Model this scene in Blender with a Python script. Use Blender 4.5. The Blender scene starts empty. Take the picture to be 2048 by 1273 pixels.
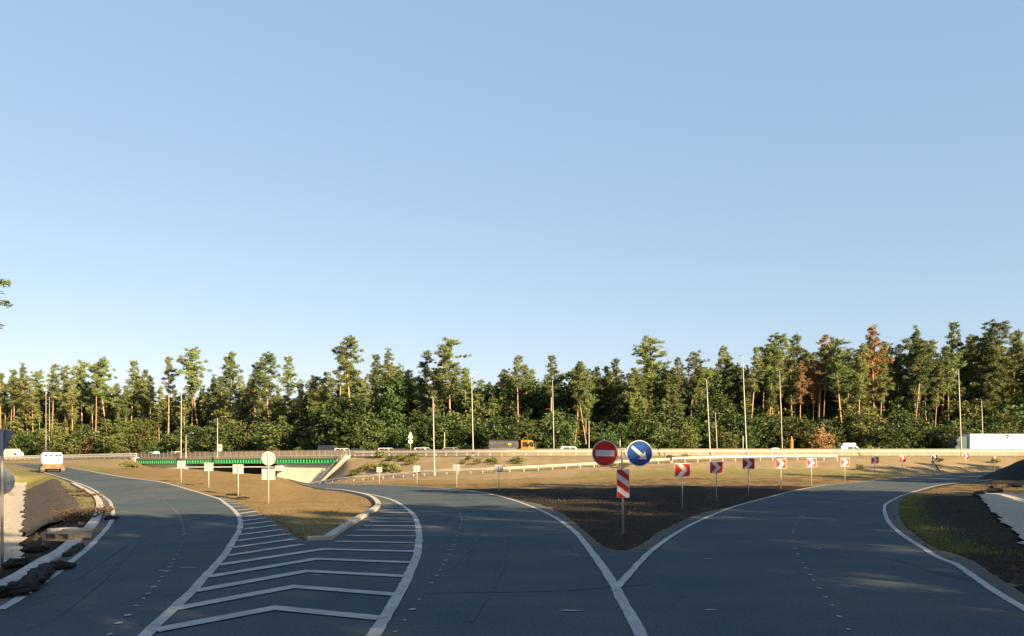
import bpy, bmesh, math, random
import numpy as np
from mathutils import Vector, Matrix, noise
from mathutils.geometry import delaunay_2d_cdt
rad = math.radians
SC = bpy.context.scene
COL = SC.collection

# ------------------------------------------------------------------ camera, light, exposure
F, U0, V0, H = 1600.0, 1024.0, 922.0, 2.6
cam = bpy.data.cameras.new('camera')
cam.sensor_width = 36; cam.lens = F / 2048 * 36
cam.shift_y = (V0 - 636.5) / 2048
cam.clip_start = .1; cam.clip_end = 4000
co = bpy.data.objects.new('camera', cam); COL.objects.link(co)
co.location = (0, 0, H); co.rotation_euler = (rad(90), 0, 0)
SC.camera = co

SUN_EL = rad(20)
DX, DY = -.69, .724                       # the way the light travels over the ground
W = bpy.data.worlds.new('World'); SC.world = W; W.use_nodes = True
wn = W.node_tree.nodes; bg = wn['Background']
sky = wn.new('ShaderNodeTexSky'); sky.sky_type = 'NISHITA'; sky.sun_disc = False
sky.sun_elevation = SUN_EL; sky.sun_rotation = math.atan2(-DX, -DY)
sky.air_density = 1.0; sky.dust_density = .6; sky.ozone_density = 1.6
# the haze of a warm evening: the clear sky plus an even pale blue
ma = wn.new('ShaderNodeVectorMath'); ma.operation = 'MULTIPLY_ADD'
W.node_tree.links.new(sky.outputs[0], ma.inputs[0]); ma.inputs[1].default_value = (.56, .41, .32); ma.inputs[2].default_value = (.96, 1.63, 2.47)
W.node_tree.links.new(ma.outputs[0], bg.inputs[0]); bg.inputs[1].default_value = .0506
sl = bpy.data.lights.new('sun', 'SUN'); sl.energy = 5.0; sl.angle = rad(.53); sl.color = (1, .71, .38)
so = bpy.data.objects.new('sun', sl); COL.objects.link(so)
so.rotation_euler = Vector((DX, DY, -math.tan(SUN_EL))).to_track_quat('-Z', 'Y').to_euler()
so.location = (60, -60, 60)
SC.view_settings.view_transform = 'Standard'; SC.view_settings.look = 'None'
SC.view_settings.exposure = 2.12; SC.view_settings.gamma = 1
SC.cycles.max_bounces = 6; SC.cycles.transparent_max_bounces = 4

# ------------------------------------------------------------------ materials
def mat(name, c, c2=None, scale=3.0, rough=.8, bump=0.0, bscale=None, metal=0.0, detail=6, spec=.3, stretch=None, per_object=0.0, trans=0.0, contrast=(.35, .65)):
    m = bpy.data.materials.new(name); m.use_nodes = True
    nt = m.node_tree; N = nt.nodes; L = nt.links; p = N['Principled BSDF']
    p.inputs['Roughness'].default_value = rough; p.inputs['Metallic'].default_value = metal
    p.inputs['Specular IOR Level'].default_value = spec
    tc = N.new('ShaderNodeTexCoord'); src = tc.outputs['Object']
    if stretch:
        mp = N.new('ShaderNodeMapping'); mp.inputs['Scale'].default_value = stretch
        L.new(src, mp.inputs[0]); src = mp.outputs[0]
    c2 = c2 or tuple(x * .8 for x in c)
    n = N.new('ShaderNodeTexNoise'); n.inputs['Scale'].default_value = scale; n.inputs['Detail'].default_value = detail
    n.inputs['Roughness'].default_value = .65
    L.new(src, n.inputs['Vector'])
    r = N.new('ShaderNodeMapRange'); r.inputs[1].default_value, r.inputs[2].default_value = contrast
    L.new(n.outputs[0], r.inputs[0])
    mx = N.new('ShaderNodeMix'); mx.data_type = 'RGBA'
    mx.inputs[6].default_value = (*c, 1); mx.inputs[7].default_value = (*c2, 1)
    L.new(r.outputs[0], mx.inputs[0]); out = mx.outputs[2]
    if per_object:
        oi = N.new('ShaderNodeObjectInfo')
        hs = N.new('ShaderNodeHueSaturation')
        a = N.new('ShaderNodeMapRange'); a.inputs[3].default_value = .5 - .016 * per_object; a.inputs[4].default_value = .5 + .026 * per_object
        b = N.new('ShaderNodeMapRange'); b.inputs[3].default_value = 1 - .38 * per_object; b.inputs[4].default_value = 1 + .38 * per_object
        ml = N.new('ShaderNodeMath'); ml.operation = 'MULTIPLY'; ml.inputs[1].default_value = 7.31
        fr = N.new('ShaderNodeMath'); fr.operation = 'FRACT'
        L.new(oi.outputs['Random'], a.inputs[0]); L.new(oi.outputs['Random'], ml.inputs[0]); L.new(ml.outputs[0], fr.inputs[0]); L.new(fr.outputs[0], b.inputs[0])
        L.new(a.outputs[0], hs.inputs['Hue']); L.new(b.outputs[0], hs.inputs['Value']); L.new(out, hs.inputs['Color']); out = hs.outputs[0]
    L.new(out, p.inputs['Base Color'])
    if bump:
        bn = N.new('ShaderNodeTexNoise'); bn.inputs['Scale'].default_value = bscale or scale * 6; bn.inputs['Detail'].default_value = 5
        L.new(src, bn.inputs['Vector'])
        bp = N.new('ShaderNodeBump'); bp.inputs['Strength'].default_value = bump; bp.inputs['Distance'].default_value = .05
        L.new(bn.outputs[0], bp.inputs['Height']); L.new(bp.outputs[0], p.inputs['Normal'])
    if trans:
        t = N.new('ShaderNodeBsdfTranslucent'); L.new(out, t.inputs[0])
        ms = N.new('ShaderNodeMixShader'); ms.inputs[0].default_value = trans
        L.new(p.outputs[0], ms.inputs[1]); L.new(t.outputs[0], ms.inputs[2])
        L.new(ms.outputs[0], N['Material Output'].inputs[0])
    return m

MT = {}
MT['pine'] = mat('pine_needles', (.165, .205, .068), (.085, .120, .048), .6, .7, per_object=1.0, trans=.22)
MT['rust'] = mat('rust_needles', (.27, .165, .075), (.17, .11, .05), 1.0, .8, per_object=.3, trans=.2)
MT['leaf'] = mat('leaf_green', (.062, .098, .028), (.032, .060, .020), .9, .6, per_object=.9, trans=.25)
MT['olive'] = mat('leaf_olive', (.105, .125, .036), (.065, .085, .028), .9, .65, per_object=.8, trans=.25)
MT['weed'] = mat('weed_leaf', (.16, .17, .05), (.10, .13, .035), 2, .7, per_object=.6, trans=.2)
MT['bark'] = mat('pine_bark', (.33, .205, .125), (.20, .135, .09), 1.3, .9, .5, 14, stretch=(1, 1, .25), per_object=.5)
MT['darkbark'] = mat('dark_bark', (.12, .095, .07), (.07, .055, .04), 2, .9, .4, 12)
MT['concrete'] = mat('concrete', (.50, .46, .38), (.38, .35, .30), .8, .9, .15, 25)
MT['barrier'] = mat('barrier_concrete', (.20, .18, .15), (.16, .145, .12), .35, .9, .1, 20)
MT['cream'] = mat('cream_render', (.62, .60, .50), (.54, .52, .43), .3, .85, .05, 20)
MT['kerb'] = mat('kerb_concrete', (.40, .38, .34), (.27, .26, .23), 1.6, .9, .3, 30)
MT['steel'] = mat('galvanised_steel', (.60, .60, .58), (.48, .48, .47), 2, .45, metal=.35)
MT['pole'] = mat('pole_grey', (.34, .33, .31), (.28, .27, .26), 2, .5, metal=.1)
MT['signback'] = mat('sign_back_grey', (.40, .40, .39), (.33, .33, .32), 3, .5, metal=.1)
MT['shadeback'] = mat('sign_back_shade_tint', (.20, .24, .29), (.16, .20, .25), 3, .5)  # sign back grey with the bluish shade put into its colour
MT['white'] = mat('sign_white', (.55, .56, .57), (.48, .49, .50), 6, .45)
MT['red'] = mat('sign_red', (.45, .020, .018), (.38, .017, .015), 4, .38)
MT['blue'] = mat('sign_blue', (.010, .055, .26), (.008, .045, .21), 4, .38)
MT['black'] = mat('black_rubber', (.025, .025, .027), (.015, .015, .016), 5, .8)
MT['green'] = mat('green_steel', (.014, .20, .065), (.02, .26, .09), 1.5, .5, contrast=(.3, .8))
MT['lightgreen'] = mat('pale_green_paint', (.12, .42, .19), (.08, .33, .14), 2, .5)
MT['glass'] = mat('dark_glass', (.03, .035, .04), (.02, .022, .025), 2, .08, spec=.6)
MT['whitecar'] = mat('white_paint', (.74, .73, .70), (.68, .67, .64), 2, .25, spec=.5)
MT['darkcar'] = mat('dark_paint', (.030, .034, .045), (.022, .025, .034), 2, .2, spec=.5)
MT['greycar'] = mat('silver_paint', (.42, .42, .42), (.36, .36, .36), 2, .25, metal=.4)
MT['orange'] = mat('orange_paint', (.50, .22, .015), (.42, .185, .012), 2, .35)
MT['tipper'] = mat('grey_tipper_steel', (.105, .108, .105), (.075, .078, .078), .8, .5)
MT['yellow'] = mat('yellow_paint', (.75, .55, .03), None, 2, .4)
MT['teal'] = mat('dark_teal_paint', (.02, .06, .07), (.015, .045, .055), 2, .35)
MT['dirtymetal'] = mat('dirty_brown_steel', (.15, .11, .075), (.09, .07, .05), 2.5, .8)
MT['debris'] = mat('black_debris', (.010, .010, .010), (.022, .021, .019), 6, .95, .6, 20)
MT['millings'] = mat('black_millings', (.008, .008, .009), (.014, .014, .014), 2, .95, .8, 12)
MT['wood'] = mat('pallet_wood', (.38, .30, .20), (.27, .21, .14), 3, .85, stretch=(1, 8, 1))
MT['gravel'] = mat('white_gravel', (.40, .36, .29), (.25, .23, .19), 6, .95, .8, 14, contrast=(.4, .6))
MT['matting'] = mat('black_geotextile', (.034, .029, .024), (.070, .056, .040), 2.2, .9, .6, 5, stretch=(.4, 2.2, 1))
MT['clod'] = mat('soil_clod', (.055, .040, .026), (.028, .021, .015), 4, .95)
MT['drytwig'] = mat('dry_brush', (.085, .062, .04), (.045, .036, .026), 4, .95)
MT['grass'] = mat('grass_blades', (.10, .14, .03), (.16, .14, .05), 1.5, .8, trans=.2)
MT['drygrass'] = mat('dry_grass', (.17, .135, .06), (.12, .10, .045), 1.5, .8, trans=.2)
MT['paleRail'] = mat('pale_rail', (.68, .66, .58), (.6, .58, .5), 2, .5)
MT['rail'] = mat('white_rail', (.42, .40, .36), (.35, .33, .30), 2, .5)
MT['darkpost'] = mat('dark_railing', (.20, .18, .15), None, 2, .6)
MT['redtail'] = mat('tail_lamp_red', (.45, .02, .015), None, 2, .3)
MT['cone'] = mat('marker_orange', (.62, .17, .045), (.5, .13, .035), 2, .6)

def asphalt_mat():
    m = bpy.data.materials.new('asphalt'); m.use_nodes = True
    nt = m.node_tree; N = nt.nodes; L = nt.links; p = N['Principled BSDF']
    tc = N.new('ShaderNodeTexCoord'); O = tc.outputs['Object']
    def nz(scale, det=5, st=None, ro=.6):
        n = N.new('ShaderNodeTexNoise'); n.inputs['Scale'].default_value = scale; n.inputs['Detail'].default_value = det; n.inputs['Roughness'].default_value = ro
        if st:
            mp = N.new('ShaderNodeMapping'); mp.inputs['Scale'].default_value = st; mp.inputs['Rotation'].default_value = (0, 0, .35)
            L.new(O, mp.inputs[0]); L.new(mp.outputs[0], n.inputs['Vector'])
        else: L.new(O, n.inputs['Vector'])
        return n.outputs[0]
    def mixc(f, a, b, lo, hi):
        r = N.new('ShaderNodeMapRange'); r.inputs[1].default_value = lo; r.inputs[2].default_value = hi; L.new(f, r.inputs[0])
        x = N.new('ShaderNodeMix'); x.data_type = 'RGBA'; L.new(r.outputs[0], x.inputs[0])
        for i, c in ((6, a), (7, b)):
            if isinstance(c, tuple): x.inputs[i].default_value = (*c, 1)
            else: L.new(c, x.inputs[i])
        return x.outputs[2]
    c = mixc(nz(.22, 7), (.033, .063, .084), (.070, .086, .097), .36, .64)
    c = mixc(nz(.8, 7, (.08, 1.1, 1)), c, (.088, .090, .082), .50, .80)       # dust dragged along by tyres
    c = mixc(nz(.9, 5, (1.5, .12, 1)), c, (.024, .031, .038), .60, .80)        # dark rubber streaks
    ea = N.new('ShaderNodeAttribute'); ea.attribute_name = 'edge'          # soil trodden and blown over the margins
    em = N.new('ShaderNodeMath'); em.operation = 'MULTIPLY_ADD'; em.inputs[1].default_value = -1.0; L.new(ea.outputs['Fac'], em.inputs[0]); L.new(nz(1.7, 7, None, .7), em.inputs[2])
    c = mixc(em.outputs[0], c, (.125, .105, .078), .12, .62)
    c = mixc(nz(34, 3), c, (.105, .110, .112), .52, .74)                       # stones showing in the mix
    c = mixc(nz(24, 3), c, (.018, .026, .032), .53, .76)
    L.new(c, p.inputs['Base Color'])
    p.inputs['Roughness'].default_value = .9; p.inputs['Specular IOR Level'].default_value = .06
    b = N.new('ShaderNodeBump'); b.inputs['Strength'].default_value = .35; b.inputs['Distance'].default_value = .02
    L.new(nz(45, 3), b.inputs['Height']); L.new(b.outputs[0], p.inputs['Normal'])
    return m
MT['asphalt'] = asphalt_mat()

def paint_mat():
    m = mat('road_paint', (.35, .345, .335), (.23, .23, .23), 1.3, .8, .15, 40, contrast=(.38, .72))
    nt = m.node_tree; N = nt.nodes; L = nt.links; p = N['Principled BSDF']
    tc = N.new('ShaderNodeTexCoord'); n = N.new('ShaderNodeTexNoise'); n.inputs['Scale'].default_value = 9; n.inputs['Detail'].default_value = 9; n.inputs['Roughness'].default_value = .8
    L.new(tc.outputs['Object'], n.inputs['Vector'])
    r = N.new('ShaderNodeMapRange'); r.inputs[1].default_value = .53; r.inputs[2].default_value = .76
    L.new(n.outputs[0], r.inputs[0])
    x = N.new('ShaderNodeMix'); x.data_type = 'RGBA'; x.inputs[7].default_value = (.10, .11, .115, 1)
    old = p.inputs['Base Color'].links[0].from_socket
    L.new(r.outputs[0], x.inputs[0]); L.new(old, x.inputs[6]); L.new(x.outputs[2], p.inputs['Base Color'])
    return m
MT['paint'] = paint_mat()

def ground_mat():
    m = bpy.data.materials.new('ground_soil'); m.use_nodes = True
    nt = m.node_tree; N = nt.nodes; L = nt.links; p = N['Principled BSDF']
    p.inputs['Roughness'].default_value = .95; p.inputs['Specular IOR Level'].default_value = .1
    tc = N.new('ShaderNodeTexCoord'); O = tc.outputs['Object']
    def nz(s, d=6, ro=.65):
        n = N.new('ShaderNodeTexNoise'); n.inputs['Scale'].default_value = s; n.inputs['Detail'].default_value = d; n.inputs['Roughness'].default_value = ro
        L.new(O, n.inputs['Vector']); return n.outputs[0]
    def mr(f, lo, hi):
        r = N.new('ShaderNodeMapRange'); r.inputs[1].default_value = lo; r.inputs[2].default_value = hi; L.new(f, r.inputs[0]); return r.outputs[0]
    def mx(f, a, b):
        x = N.new('ShaderNodeMix'); x.data_type = 'RGBA'; L.new(f, x.inputs[0])
        for i, c in ((6, a), (7, b)):
            if isinstance(c, tuple): x.inputs[i].default_value = (*c, 1)
            else: L.new(c, x.inputs[i])
        return x.outputs[2]
    at = N.new('ShaderNodeAttribute'); at.attribute_name = 'soil'
    sp = N.new('ShaderNodeSeparateColor'); L.new(at.outputs['Color'], sp.inputs[0])
    def jag(o, s):                                     # ragged edges between soils
        a = N.new('ShaderNodeMath'); a.operation = 'ADD'; L.new(o, a.inputs[0])
        b = N.new('ShaderNodeMath'); b.operation = 'MULTIPLY_ADD'; b.inputs[1].default_value = 1.3; b.inputs[2].default_value = -.65
        L.new(nz(s, 7, .7), b.inputs[0]); L.new(b.outputs[0], a.inputs[1])
        return mr(a.outputs[0], .3, .7)
    brown = mx(mr(nz(.35), .35, .65), (.195, .138, .060), (.14, .100, .047))
    brown = mx(mr(nz(3.2), .5, .75), brown, (.22, .175, .080))
    dark = mx(mr(nz(1.6), .35, .7), (.011, .009, .007), (.028, .020, .014))
    tan = mx(mr(nz(.5), .35, .65), (.24, .19, .115), (.175, .14, .085))
    grass = mx(mr(nz(2.5), .35, .65), (.11, .125, .035), (.17, .15, .055))
    c = mx(jag(sp.outputs[2], .8), brown, tan)
    c = mx(jag(sp.outputs[1], .7), c, dark)
    c = mx(jag(sp.outputs[0], 1.4), c, grass)
    c = mx(mr(nz(22, 4), .64, .85), c, (.20, .165, .115))
    c = mx(mr(nz(11, 5), .58, .80), c, (.05, .038, .026))
    L.new(c, p.inputs['Base Color'])
    b = N.new('ShaderNodeBump'); b.inputs['Strength'].default_value = .9; b.inputs['Distance'].default_value = .12
    L.new(nz(3.5, 9, .7), b.inputs['Height']); L.new(b.outputs[0], p.inputs['Normal'])
    return m
MT['ground'] = ground_mat()

# ------------------------------------------------------------------ mesh helpers
class MB:
    def __init__(s): s.v = []; s.f = []; s.m = []
    def add(s, vs, fs, mi=0):
        o = len(s.v); s.v += [tuple(x) for x in vs]; s.f += [tuple(i + o for i in f) for f in fs]; s.m += [mi] * len(fs); return s
    def box(s, c, d, mi=0, rz=0, M=None):
        x, y, z = d[0] / 2, d[1] / 2, d[2] / 2
        vs = [Vector(p) for p in ((-x,-y,-z),(x,-y,-z),(x,y,-z),(-x,y,-z),(-x,-y,z),(x,-y,z),(x,y,z),(-x,y,z))]
        R = M if M is not None else Matrix.Rotation(rz, 3, 'Z')
        return s.add([R @ p + Vector(c) for p in vs], [(3,2,1,0),(4,5,6,7),(0,1,5,4),(1,2,6,5),(2,3,7,6),(3,0,4,7)], mi)
    def tube(s, pts, rs, n=8, mi=0, cap=True):
        pts = [Vector(p) for p in pts]
        if not hasattr(rs, '__len__'): rs = [rs] * len(pts)
        vs = []; k = len(pts)
        for i, p in enumerate(pts):
            t = (pts[min(i + 1, k - 1)] - pts[max(i - 1, 0)]).normalized()
            a = t.cross(Vector((0, 0, 1)) if abs(t.z) < .9 else Vector((1, 0, 0))).normalized(); b = t.cross(a)
            vs += [p + (a * math.cos(2 * math.pi * j / n) + b * math.sin(2 * math.pi * j / n)) * rs[i] for j in range(n)]
        fs = [(i * n + j, i * n + (j + 1) % n, (i + 1) * n + (j + 1) % n, (i + 1) * n + j) for i in range(k - 1) for j in range(n)]
        if cap: fs += [tuple(range(n))[::-1], tuple((k - 1) * n + j for j in range(n))]
        return s.add(vs, fs, mi)
    def prism(s, poly, a0, a1, plane='xz', mi=0, top=None):
        # poly in the plane, extruded along the third axis from a0 to a1
        def P(q, a):
            if plane == 'xz': return (q[0], a, q[1])
            if plane == 'yz': return (a, q[0], q[1])
            return (q[0], q[1], a)
        n = len(poly); vs = [P(q, a0) for q in poly] + [P(q, a1) for q in (top or poly)]
        fs = [tuple(range(n)), tuple(range(2 * n - 1, n - 1, -1))] + [(i + n, (i + 1) % n + n, (i + 1) % n, i) for i in range(n)]
        return s.add(vs, fs, mi)
    def sweep(s, path, prof, ups=None, mi=0, cap=True):
        # path of points, profile of (side, up) pairs; side is to the right of travel
        path = [Vector(p) for p in path]; k = len(path); n = len(prof); vs = []
        for i, p in enumerate(path):
            t = path[min(i + 1, k - 1)] - path[max(i - 1, 0)]; t.z = 0; t.normalize()
            r = Vector((t.y, -t.x, 0))
            vs += [p + r * a + Vector((0, 0, b)) for a, b in prof]
        fs = [(i * n + j, (i + 1) * n + j, (i + 1) * n + (j + 1) % n, i * n + (j + 1) % n) for i in range(k - 1) for j in range(n)]
        if cap: fs += [tuple(range(n)), tuple((k - 1) * n + j for j in range(n))[::-1]]
        return s.add(vs, fs, mi)
    def build(s, name, mats, parent=None, smooth=False, bevel=0, loc=None):
        me = bpy.data.meshes.new(name); me.from_pydata(s.v, [], s.f)
        if not isinstance(mats, (list, tuple)): mats = [mats]
        for m in mats: me.materials.append(m)
        if len(mats) > 1: me.polygons.foreach_set('material_index', s.m)
        bm = bmesh.new(); bm.from_mesh(me)
        bmesh.ops.recalc_face_normals(bm, faces=bm.faces)
        if bevel:
            bmesh.ops.bevel(bm, geom=[e for e in bm.edges if len(e.link_faces) == 2 and e.calc_face_angle(0) > .6], offset=bevel, segments=2, affect='EDGES', clamp_overlap=True)
        bm.to_mesh(me); bm.free()
        if smooth: me.polygons.foreach_set('use_smooth', [True] * len(me.polygons))
        o = bpy.data.objects.new(name, me); COL.objects.link(o)
        if parent: o.parent = parent
        if loc: o.location = loc
        return o

def tag(o, label, cat, group=None, kind=None):
    if label: o['label'] = label
    if cat: o['category'] = cat
    if group: o['group'] = group
    if kind: o['kind'] = kind
    return o
def root(name, label, cat, loc=(0, 0, 0), rz=0, group=None):
    o = bpy.data.objects.new(name, None); COL.objects.link(o); o.location = loc; o.rotation_euler = (0, 0, rz); o.empty_display_size = .3
    return tag(o, label, cat, group)
def struct(o): o['kind'] = 'structure'; return o
def copy_tree(o, parent=None):
    c = o.copy(); COL.objects.link(c); c.parent = parent
    for ch in list(o.children): copy_tree(ch, c)
    return c

# ------------------------------------------------------------------ the lie of the land
# columns of the terrain fan out from the road junction: for each, the foot of the flat, a crest or toe, the bank foot, the slip road and the highway edge
ST = [(-900, (60,.5), (95,1.3), (150,1.9), (230,2.2), (300,2.6)),
      (-300, (60,.5), (95,1.3), (140,1.9), (200,2.2), (255,2.65)),
      (0,    (60,.5), (95,1.25),(130,1.9), (180,2.3), (225,2.7)),
      (100,  (58,.4), (95,1.2), (130,1.8), (170,2.2), (205,2.85)),
      (200,  (52,.2), (92,1.45),(125,1.7), (155,2.1), (186,3.0)),
      (262,  (50,.1), (90,1.8), (120,1.5), (150,1.6), (174,3.1)),
      (285,  (50,.1), (90,1.85),(120,1.4), (150,1.3), (171,1.4)),
      (350,  (48,0),  (87,1.75),(110,.8),  (140,.2),  (165.5,.6)),
      (385,  (48,0),  (86,1.7), (105,.2),  (140,-1.8),(163,-2)),
      (540,  (48,0),  (82,1.15),(105,-1),  (135,-2),  (153,-2)),
      (620,  (60,0),  (86,.1),  (108,-1.2),(132,-1.8),(148,-2)),
      (645,  (60,0),  (88,0),   (110,-.9), (130,-1.3),(146.5,-1.6)),
      (697,  (60,0),  (90,0),   (108,-.3), (124,-.6), (143,3.2)),
      (870,  (70,0),  (92,0),   (105,.3),  (115,.6),  (132.5,3.3)),
      (1000, (70,0),  (95,.05), (104,.5),  (110,1.0), (128,3.3)),
      (1200, (70,0),  (90,.1),  (104,.9),  (112,1.75),(126.5,3.3)),
      (1330, (60,0),  (90,.5),  (105,1.2), (115,2.3), (126,3.3)),
      (1450, (60,0),  (90,.55), (107,1.2), (118,2.6), (126,3.3)),
      (1600, (55,0),  (80,.3),  (107,1.1), (121,2.75),(126,3.3)),
      (1800, (60,0),  (85,.35), (107,.9),  (122,2.6), (127,3.3)),
      (1940, (65,.1), (95,.6),  (116,.9),  (124,2.5), (127,3.3)),
      (2100, (65,.1), (100,.9), (120,1.4), (125,2.8), (128,3.3)),
      (3000, (65,.1), (100,.9), (120,1.4), (126,2.8), (130,3.3))]
SU = np.array([s[0] for s in ST], float)
UD = np.arange(-900, 3001, 5.0)
def smooth(a, w=21):
    p = np.pad(a, w // 2, mode='edge'); return np.convolve(p, np.ones(w) / w, 'valid')
EYD = smooth(np.interp(UD, SU, [s[5][0] for s in ST]), 41)
EZD = smooth(np.interp(UD, [-900, 0, 100, 275, 500, 3000], [2.6, 2.7, 2.85, 3.1, 3.3, 3.3]), 21)
BY, BZ = [np.zeros_like(UD)], [np.zeros_like(UD)]
for k in (1, 2, 3, 4):
    BY.append(smooth(np.interp(UD, SU, [s[k][0] for s in ST]), 9)); BZ.append(smooth(np.interp(UD, SU, [s[k][1] for s in ST]), 9))
BY.append(EYD); BZ.append(np.interp(UD, SU, [s[5][1] for s in ST]))
BY.append(EYD + 34); BZ.append(np.interp(UD, [-900, 262, 285, 350, 385, 600, 640, 3000], [2.6, 3.0, 1.4, .6, -2, -2, 3.2, 3.2]))
BY.append(EYD + 50); BZ.append(np.interp(UD, [-900, 262, 385, 600, 640, 3000], [2.4, 2.9, .5, .5, 3.0, 3.0]))
BY.append(EYD * 0 + 900); BZ.append(EYD * 0 + 3.2)
BY = np.array(BY); BZ = np.array(BZ)
def h0(x, y):
    x = np.atleast_1d(np.asarray(x, float)); y = np.atleast_1d(np.asarray(y, float))
    u = np.clip(U0 + F * x / np.maximum(y, 6), -900, 3000)
    ys = [np.interp(u, UD, b) for b in BY]; zs = [np.interp(u, UD, b) for b in BZ]
    z = np.zeros_like(u)
    for k in range(len(ys) - 1):
        t = np.clip((y - ys[k]) / (ys[k + 1] - ys[k]), 0, 1)
        s = y >= ys[k]
        z = np.where(s, zs[k] + (zs[k + 1] - zs[k]) * t, z)
    return z * np.clip((y - 17) / 28, 0, 1)
def hz(x, y): return float(h0(x, y)[0])
YS = np.concatenate([np.arange(4, 60, .02), np.arange(60, 260, .05)])
def P(u, v, up=0.0):                                   # the point of the ground seen in that direction
    zr = H - (v - V0) / F * YS; g = h0((u - U0) / F * YS, YS)
    i = np.argmax(g >= zr)
    if not (g >= zr).any(): i = len(YS) - 1
    y = YS[i]; return Vector(((u - U0) / F * y, y, g[i] + up))
# ditches: axis, half width of the bottom, width of the side, depth
DITCH = [([(-10.4, 15), (-16.6, 26), (-32.2, 52), (-51, 83)], .55, 1.9, .95),
         ([(13, 14), (18.9, 25.1), (33.5, 52.1), (39, 58), (62, 62)], .9, 1.7, .6)]
def seg_dist(x, y, pl):
    d = np.full(np.shape(x), 1e9); side = np.zeros(np.shape(x)); arc = np.zeros(np.shape(x)); acc = 0
    for (ax, ay), (bx, by) in zip(pl[:-1], pl[1:]):
        lx, ly = bx - ax, by - ay; L2 = lx * lx + ly * ly
        t = np.clip(((x - ax) * lx + (y - ay) * ly) / L2, 0, 1)
        dd = np.hypot(x - ax - t * lx, y - ay - t * ly); n = dd < d
        side = np.where(n, np.sign((x - ax) * ly - (y - ay) * lx), side); arc = np.where(n, acc + t * math.sqrt(L2), arc); d = np.where(n, dd, d)
        acc += math.sqrt(L2)
    return d, side, arc
def carve(x, y):
    c = np.zeros(np.shape(x))
    for pl, hw_, sw, dp in DITCH:
        d, _, _ = seg_dist(x, y, pl)
        c = np.maximum(c, dp * np.clip((hw_ + sw - d) / sw, 0, 1))
    return c

# ------------------------------------------------------------------ highway line
EX = (UD - U0) / F * EYD
_t = np.stack([np.gradient(EX), np.gradient(EYD)], 1); _t /= np.linalg.norm(_t, axis=1)[:, None]
def hw(u, off=0.0, z=0.0):                             # a point off metres behind the near edge of the highway
    x = np.interp(u, UD, EX); y = np.interp(u, UD, EYD); tx = np.interp(u, UD, _t[:, 0]); ty = np.interp(u, UD, _t[:, 1])
    l = math.hypot(tx, ty); return Vector((x - ty / l * off, y + tx / l * off, np.interp(u, UD, EZD) + z))
def hdir(u):
    return math.atan2(np.interp(u, UD, _t[:, 1]), np.interp(u, UD, _t[:, 0]))
def see(u, off):                                       # station whose point at that offset is seen in direction u
    w = float(u)
    for _ in range(30):
        p = hw(w, off); w += (u - (U0 + F * p.x / p.y))
        w = min(max(w, -890), 2990)
    return w
def hpath(u0, u1, off, z=0, step=4.0):
    us = np.linspace(u0, u1, 400); pts = [hw(u, off, z) for u in us]
    L = [0]
    for a, b in zip(pts[:-1], pts[1:]): L.append(L[-1] + (b - a).length)
    n = max(2, int(L[-1] / step) + 1); out = []
    for s in np.linspace(0, L[-1], n):
        i = min(int(np.searchsorted(L, s)), len(pts) - 1)
        if i == 0: out.append(pts[0]); continue
        t = (s - L[i - 1]) / max(L[i] - L[i - 1], 1e-6); out.append(pts[i - 1].lerp(pts[i], t))
    return out

# ------------------------------------------------------------------ the roads
def catmull(pts, n=6):
    pts = [Vector(p) for p in pts]; out = []
    for i in range(len(pts) - 1):
        p0, p1, p2, p3 = pts[max(i - 1, 0)], pts[i], pts[i + 1], pts[min(i + 2, len(pts) - 1)]
        for k in range(n):
            t = k / n
            out.append(.5 * ((2 * p1) + (p2 - p0) * t + (2 * p0 - 5 * p1 + 4 * p2 - p3) * t * t + (3 * p1 - p0 - 3 * p2 + p3) * t ** 3))
    return out + [pts[-1]]
def line(px, n=6): return catmull([P(*q) for q in px], n)

def resample(pts, step):
    L = [0]
    for a, b in zip(pts[:-1], pts[1:]): L.append(L[-1] + (b - a).length)
    n = max(1, round(L[-1] / step)); out = []
    for s in np.linspace(0, L[-1], n + 1):
        i = min(max(int(np.searchsorted(L, s)), 1), len(pts) - 1)
        out.append(pts[i - 1].lerp(pts[i], (s - L[i - 1]) / max(L[i] - L[i - 1], 1e-6)))
    return out
L_left = [(0,1224),(31,1206),(56,1189),(109,1153),(139,1129),(170,1105),(197,1078),(218,1053),(226,1034),(225,1020),(218,1003),(201,990),(177,976),(136,961),(95,948),(68,940),(34,932),(0,927)]
L_leftR = [(270,1300),(297,1271),(341.5,1227),(377,1194),(406,1162),(429,1136),(450,1112),(467.5,1083),(478,1065),(481,1048),(476,1032),(462,1017),(444,1002.5),(421,994),(382.5,982),(324,966),(280,960),(238,954),(170,942),(126,934),(60,928)]
L_gore = [(735,1295),(749,1273),(775,1232),(799,1191),(819,1150),(834,1112),(838,1077),(835,1051),(828,1033),(813,1019),(790,1004),(763,995),(734,989),(690,982),(652,979)]
L_cen = [(1300,1310),(1281,1273),(1248,1213),(1232,1180),(1215,1152),(1192,1119),(1168,1087),(1149.5,1065.5),(1121,1044),(1093,1028),(1042,1007),(995,993),(948,984),(887,978),(827,974),(763.5,971.5),(700,971)]
L_rgtL = [(1229,1186),(1236,1177),(1262,1147.5),(1295,1112),(1323,1089),(1351,1070),(1384,1051),(1421,1034),(1459,1018.6),(1506,1004.5),(1567,988),(1637,974),(1707,966.5),(1778,960),(1869,951),(1941,947),(2012,943.5),(2060,941.5)]
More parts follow.
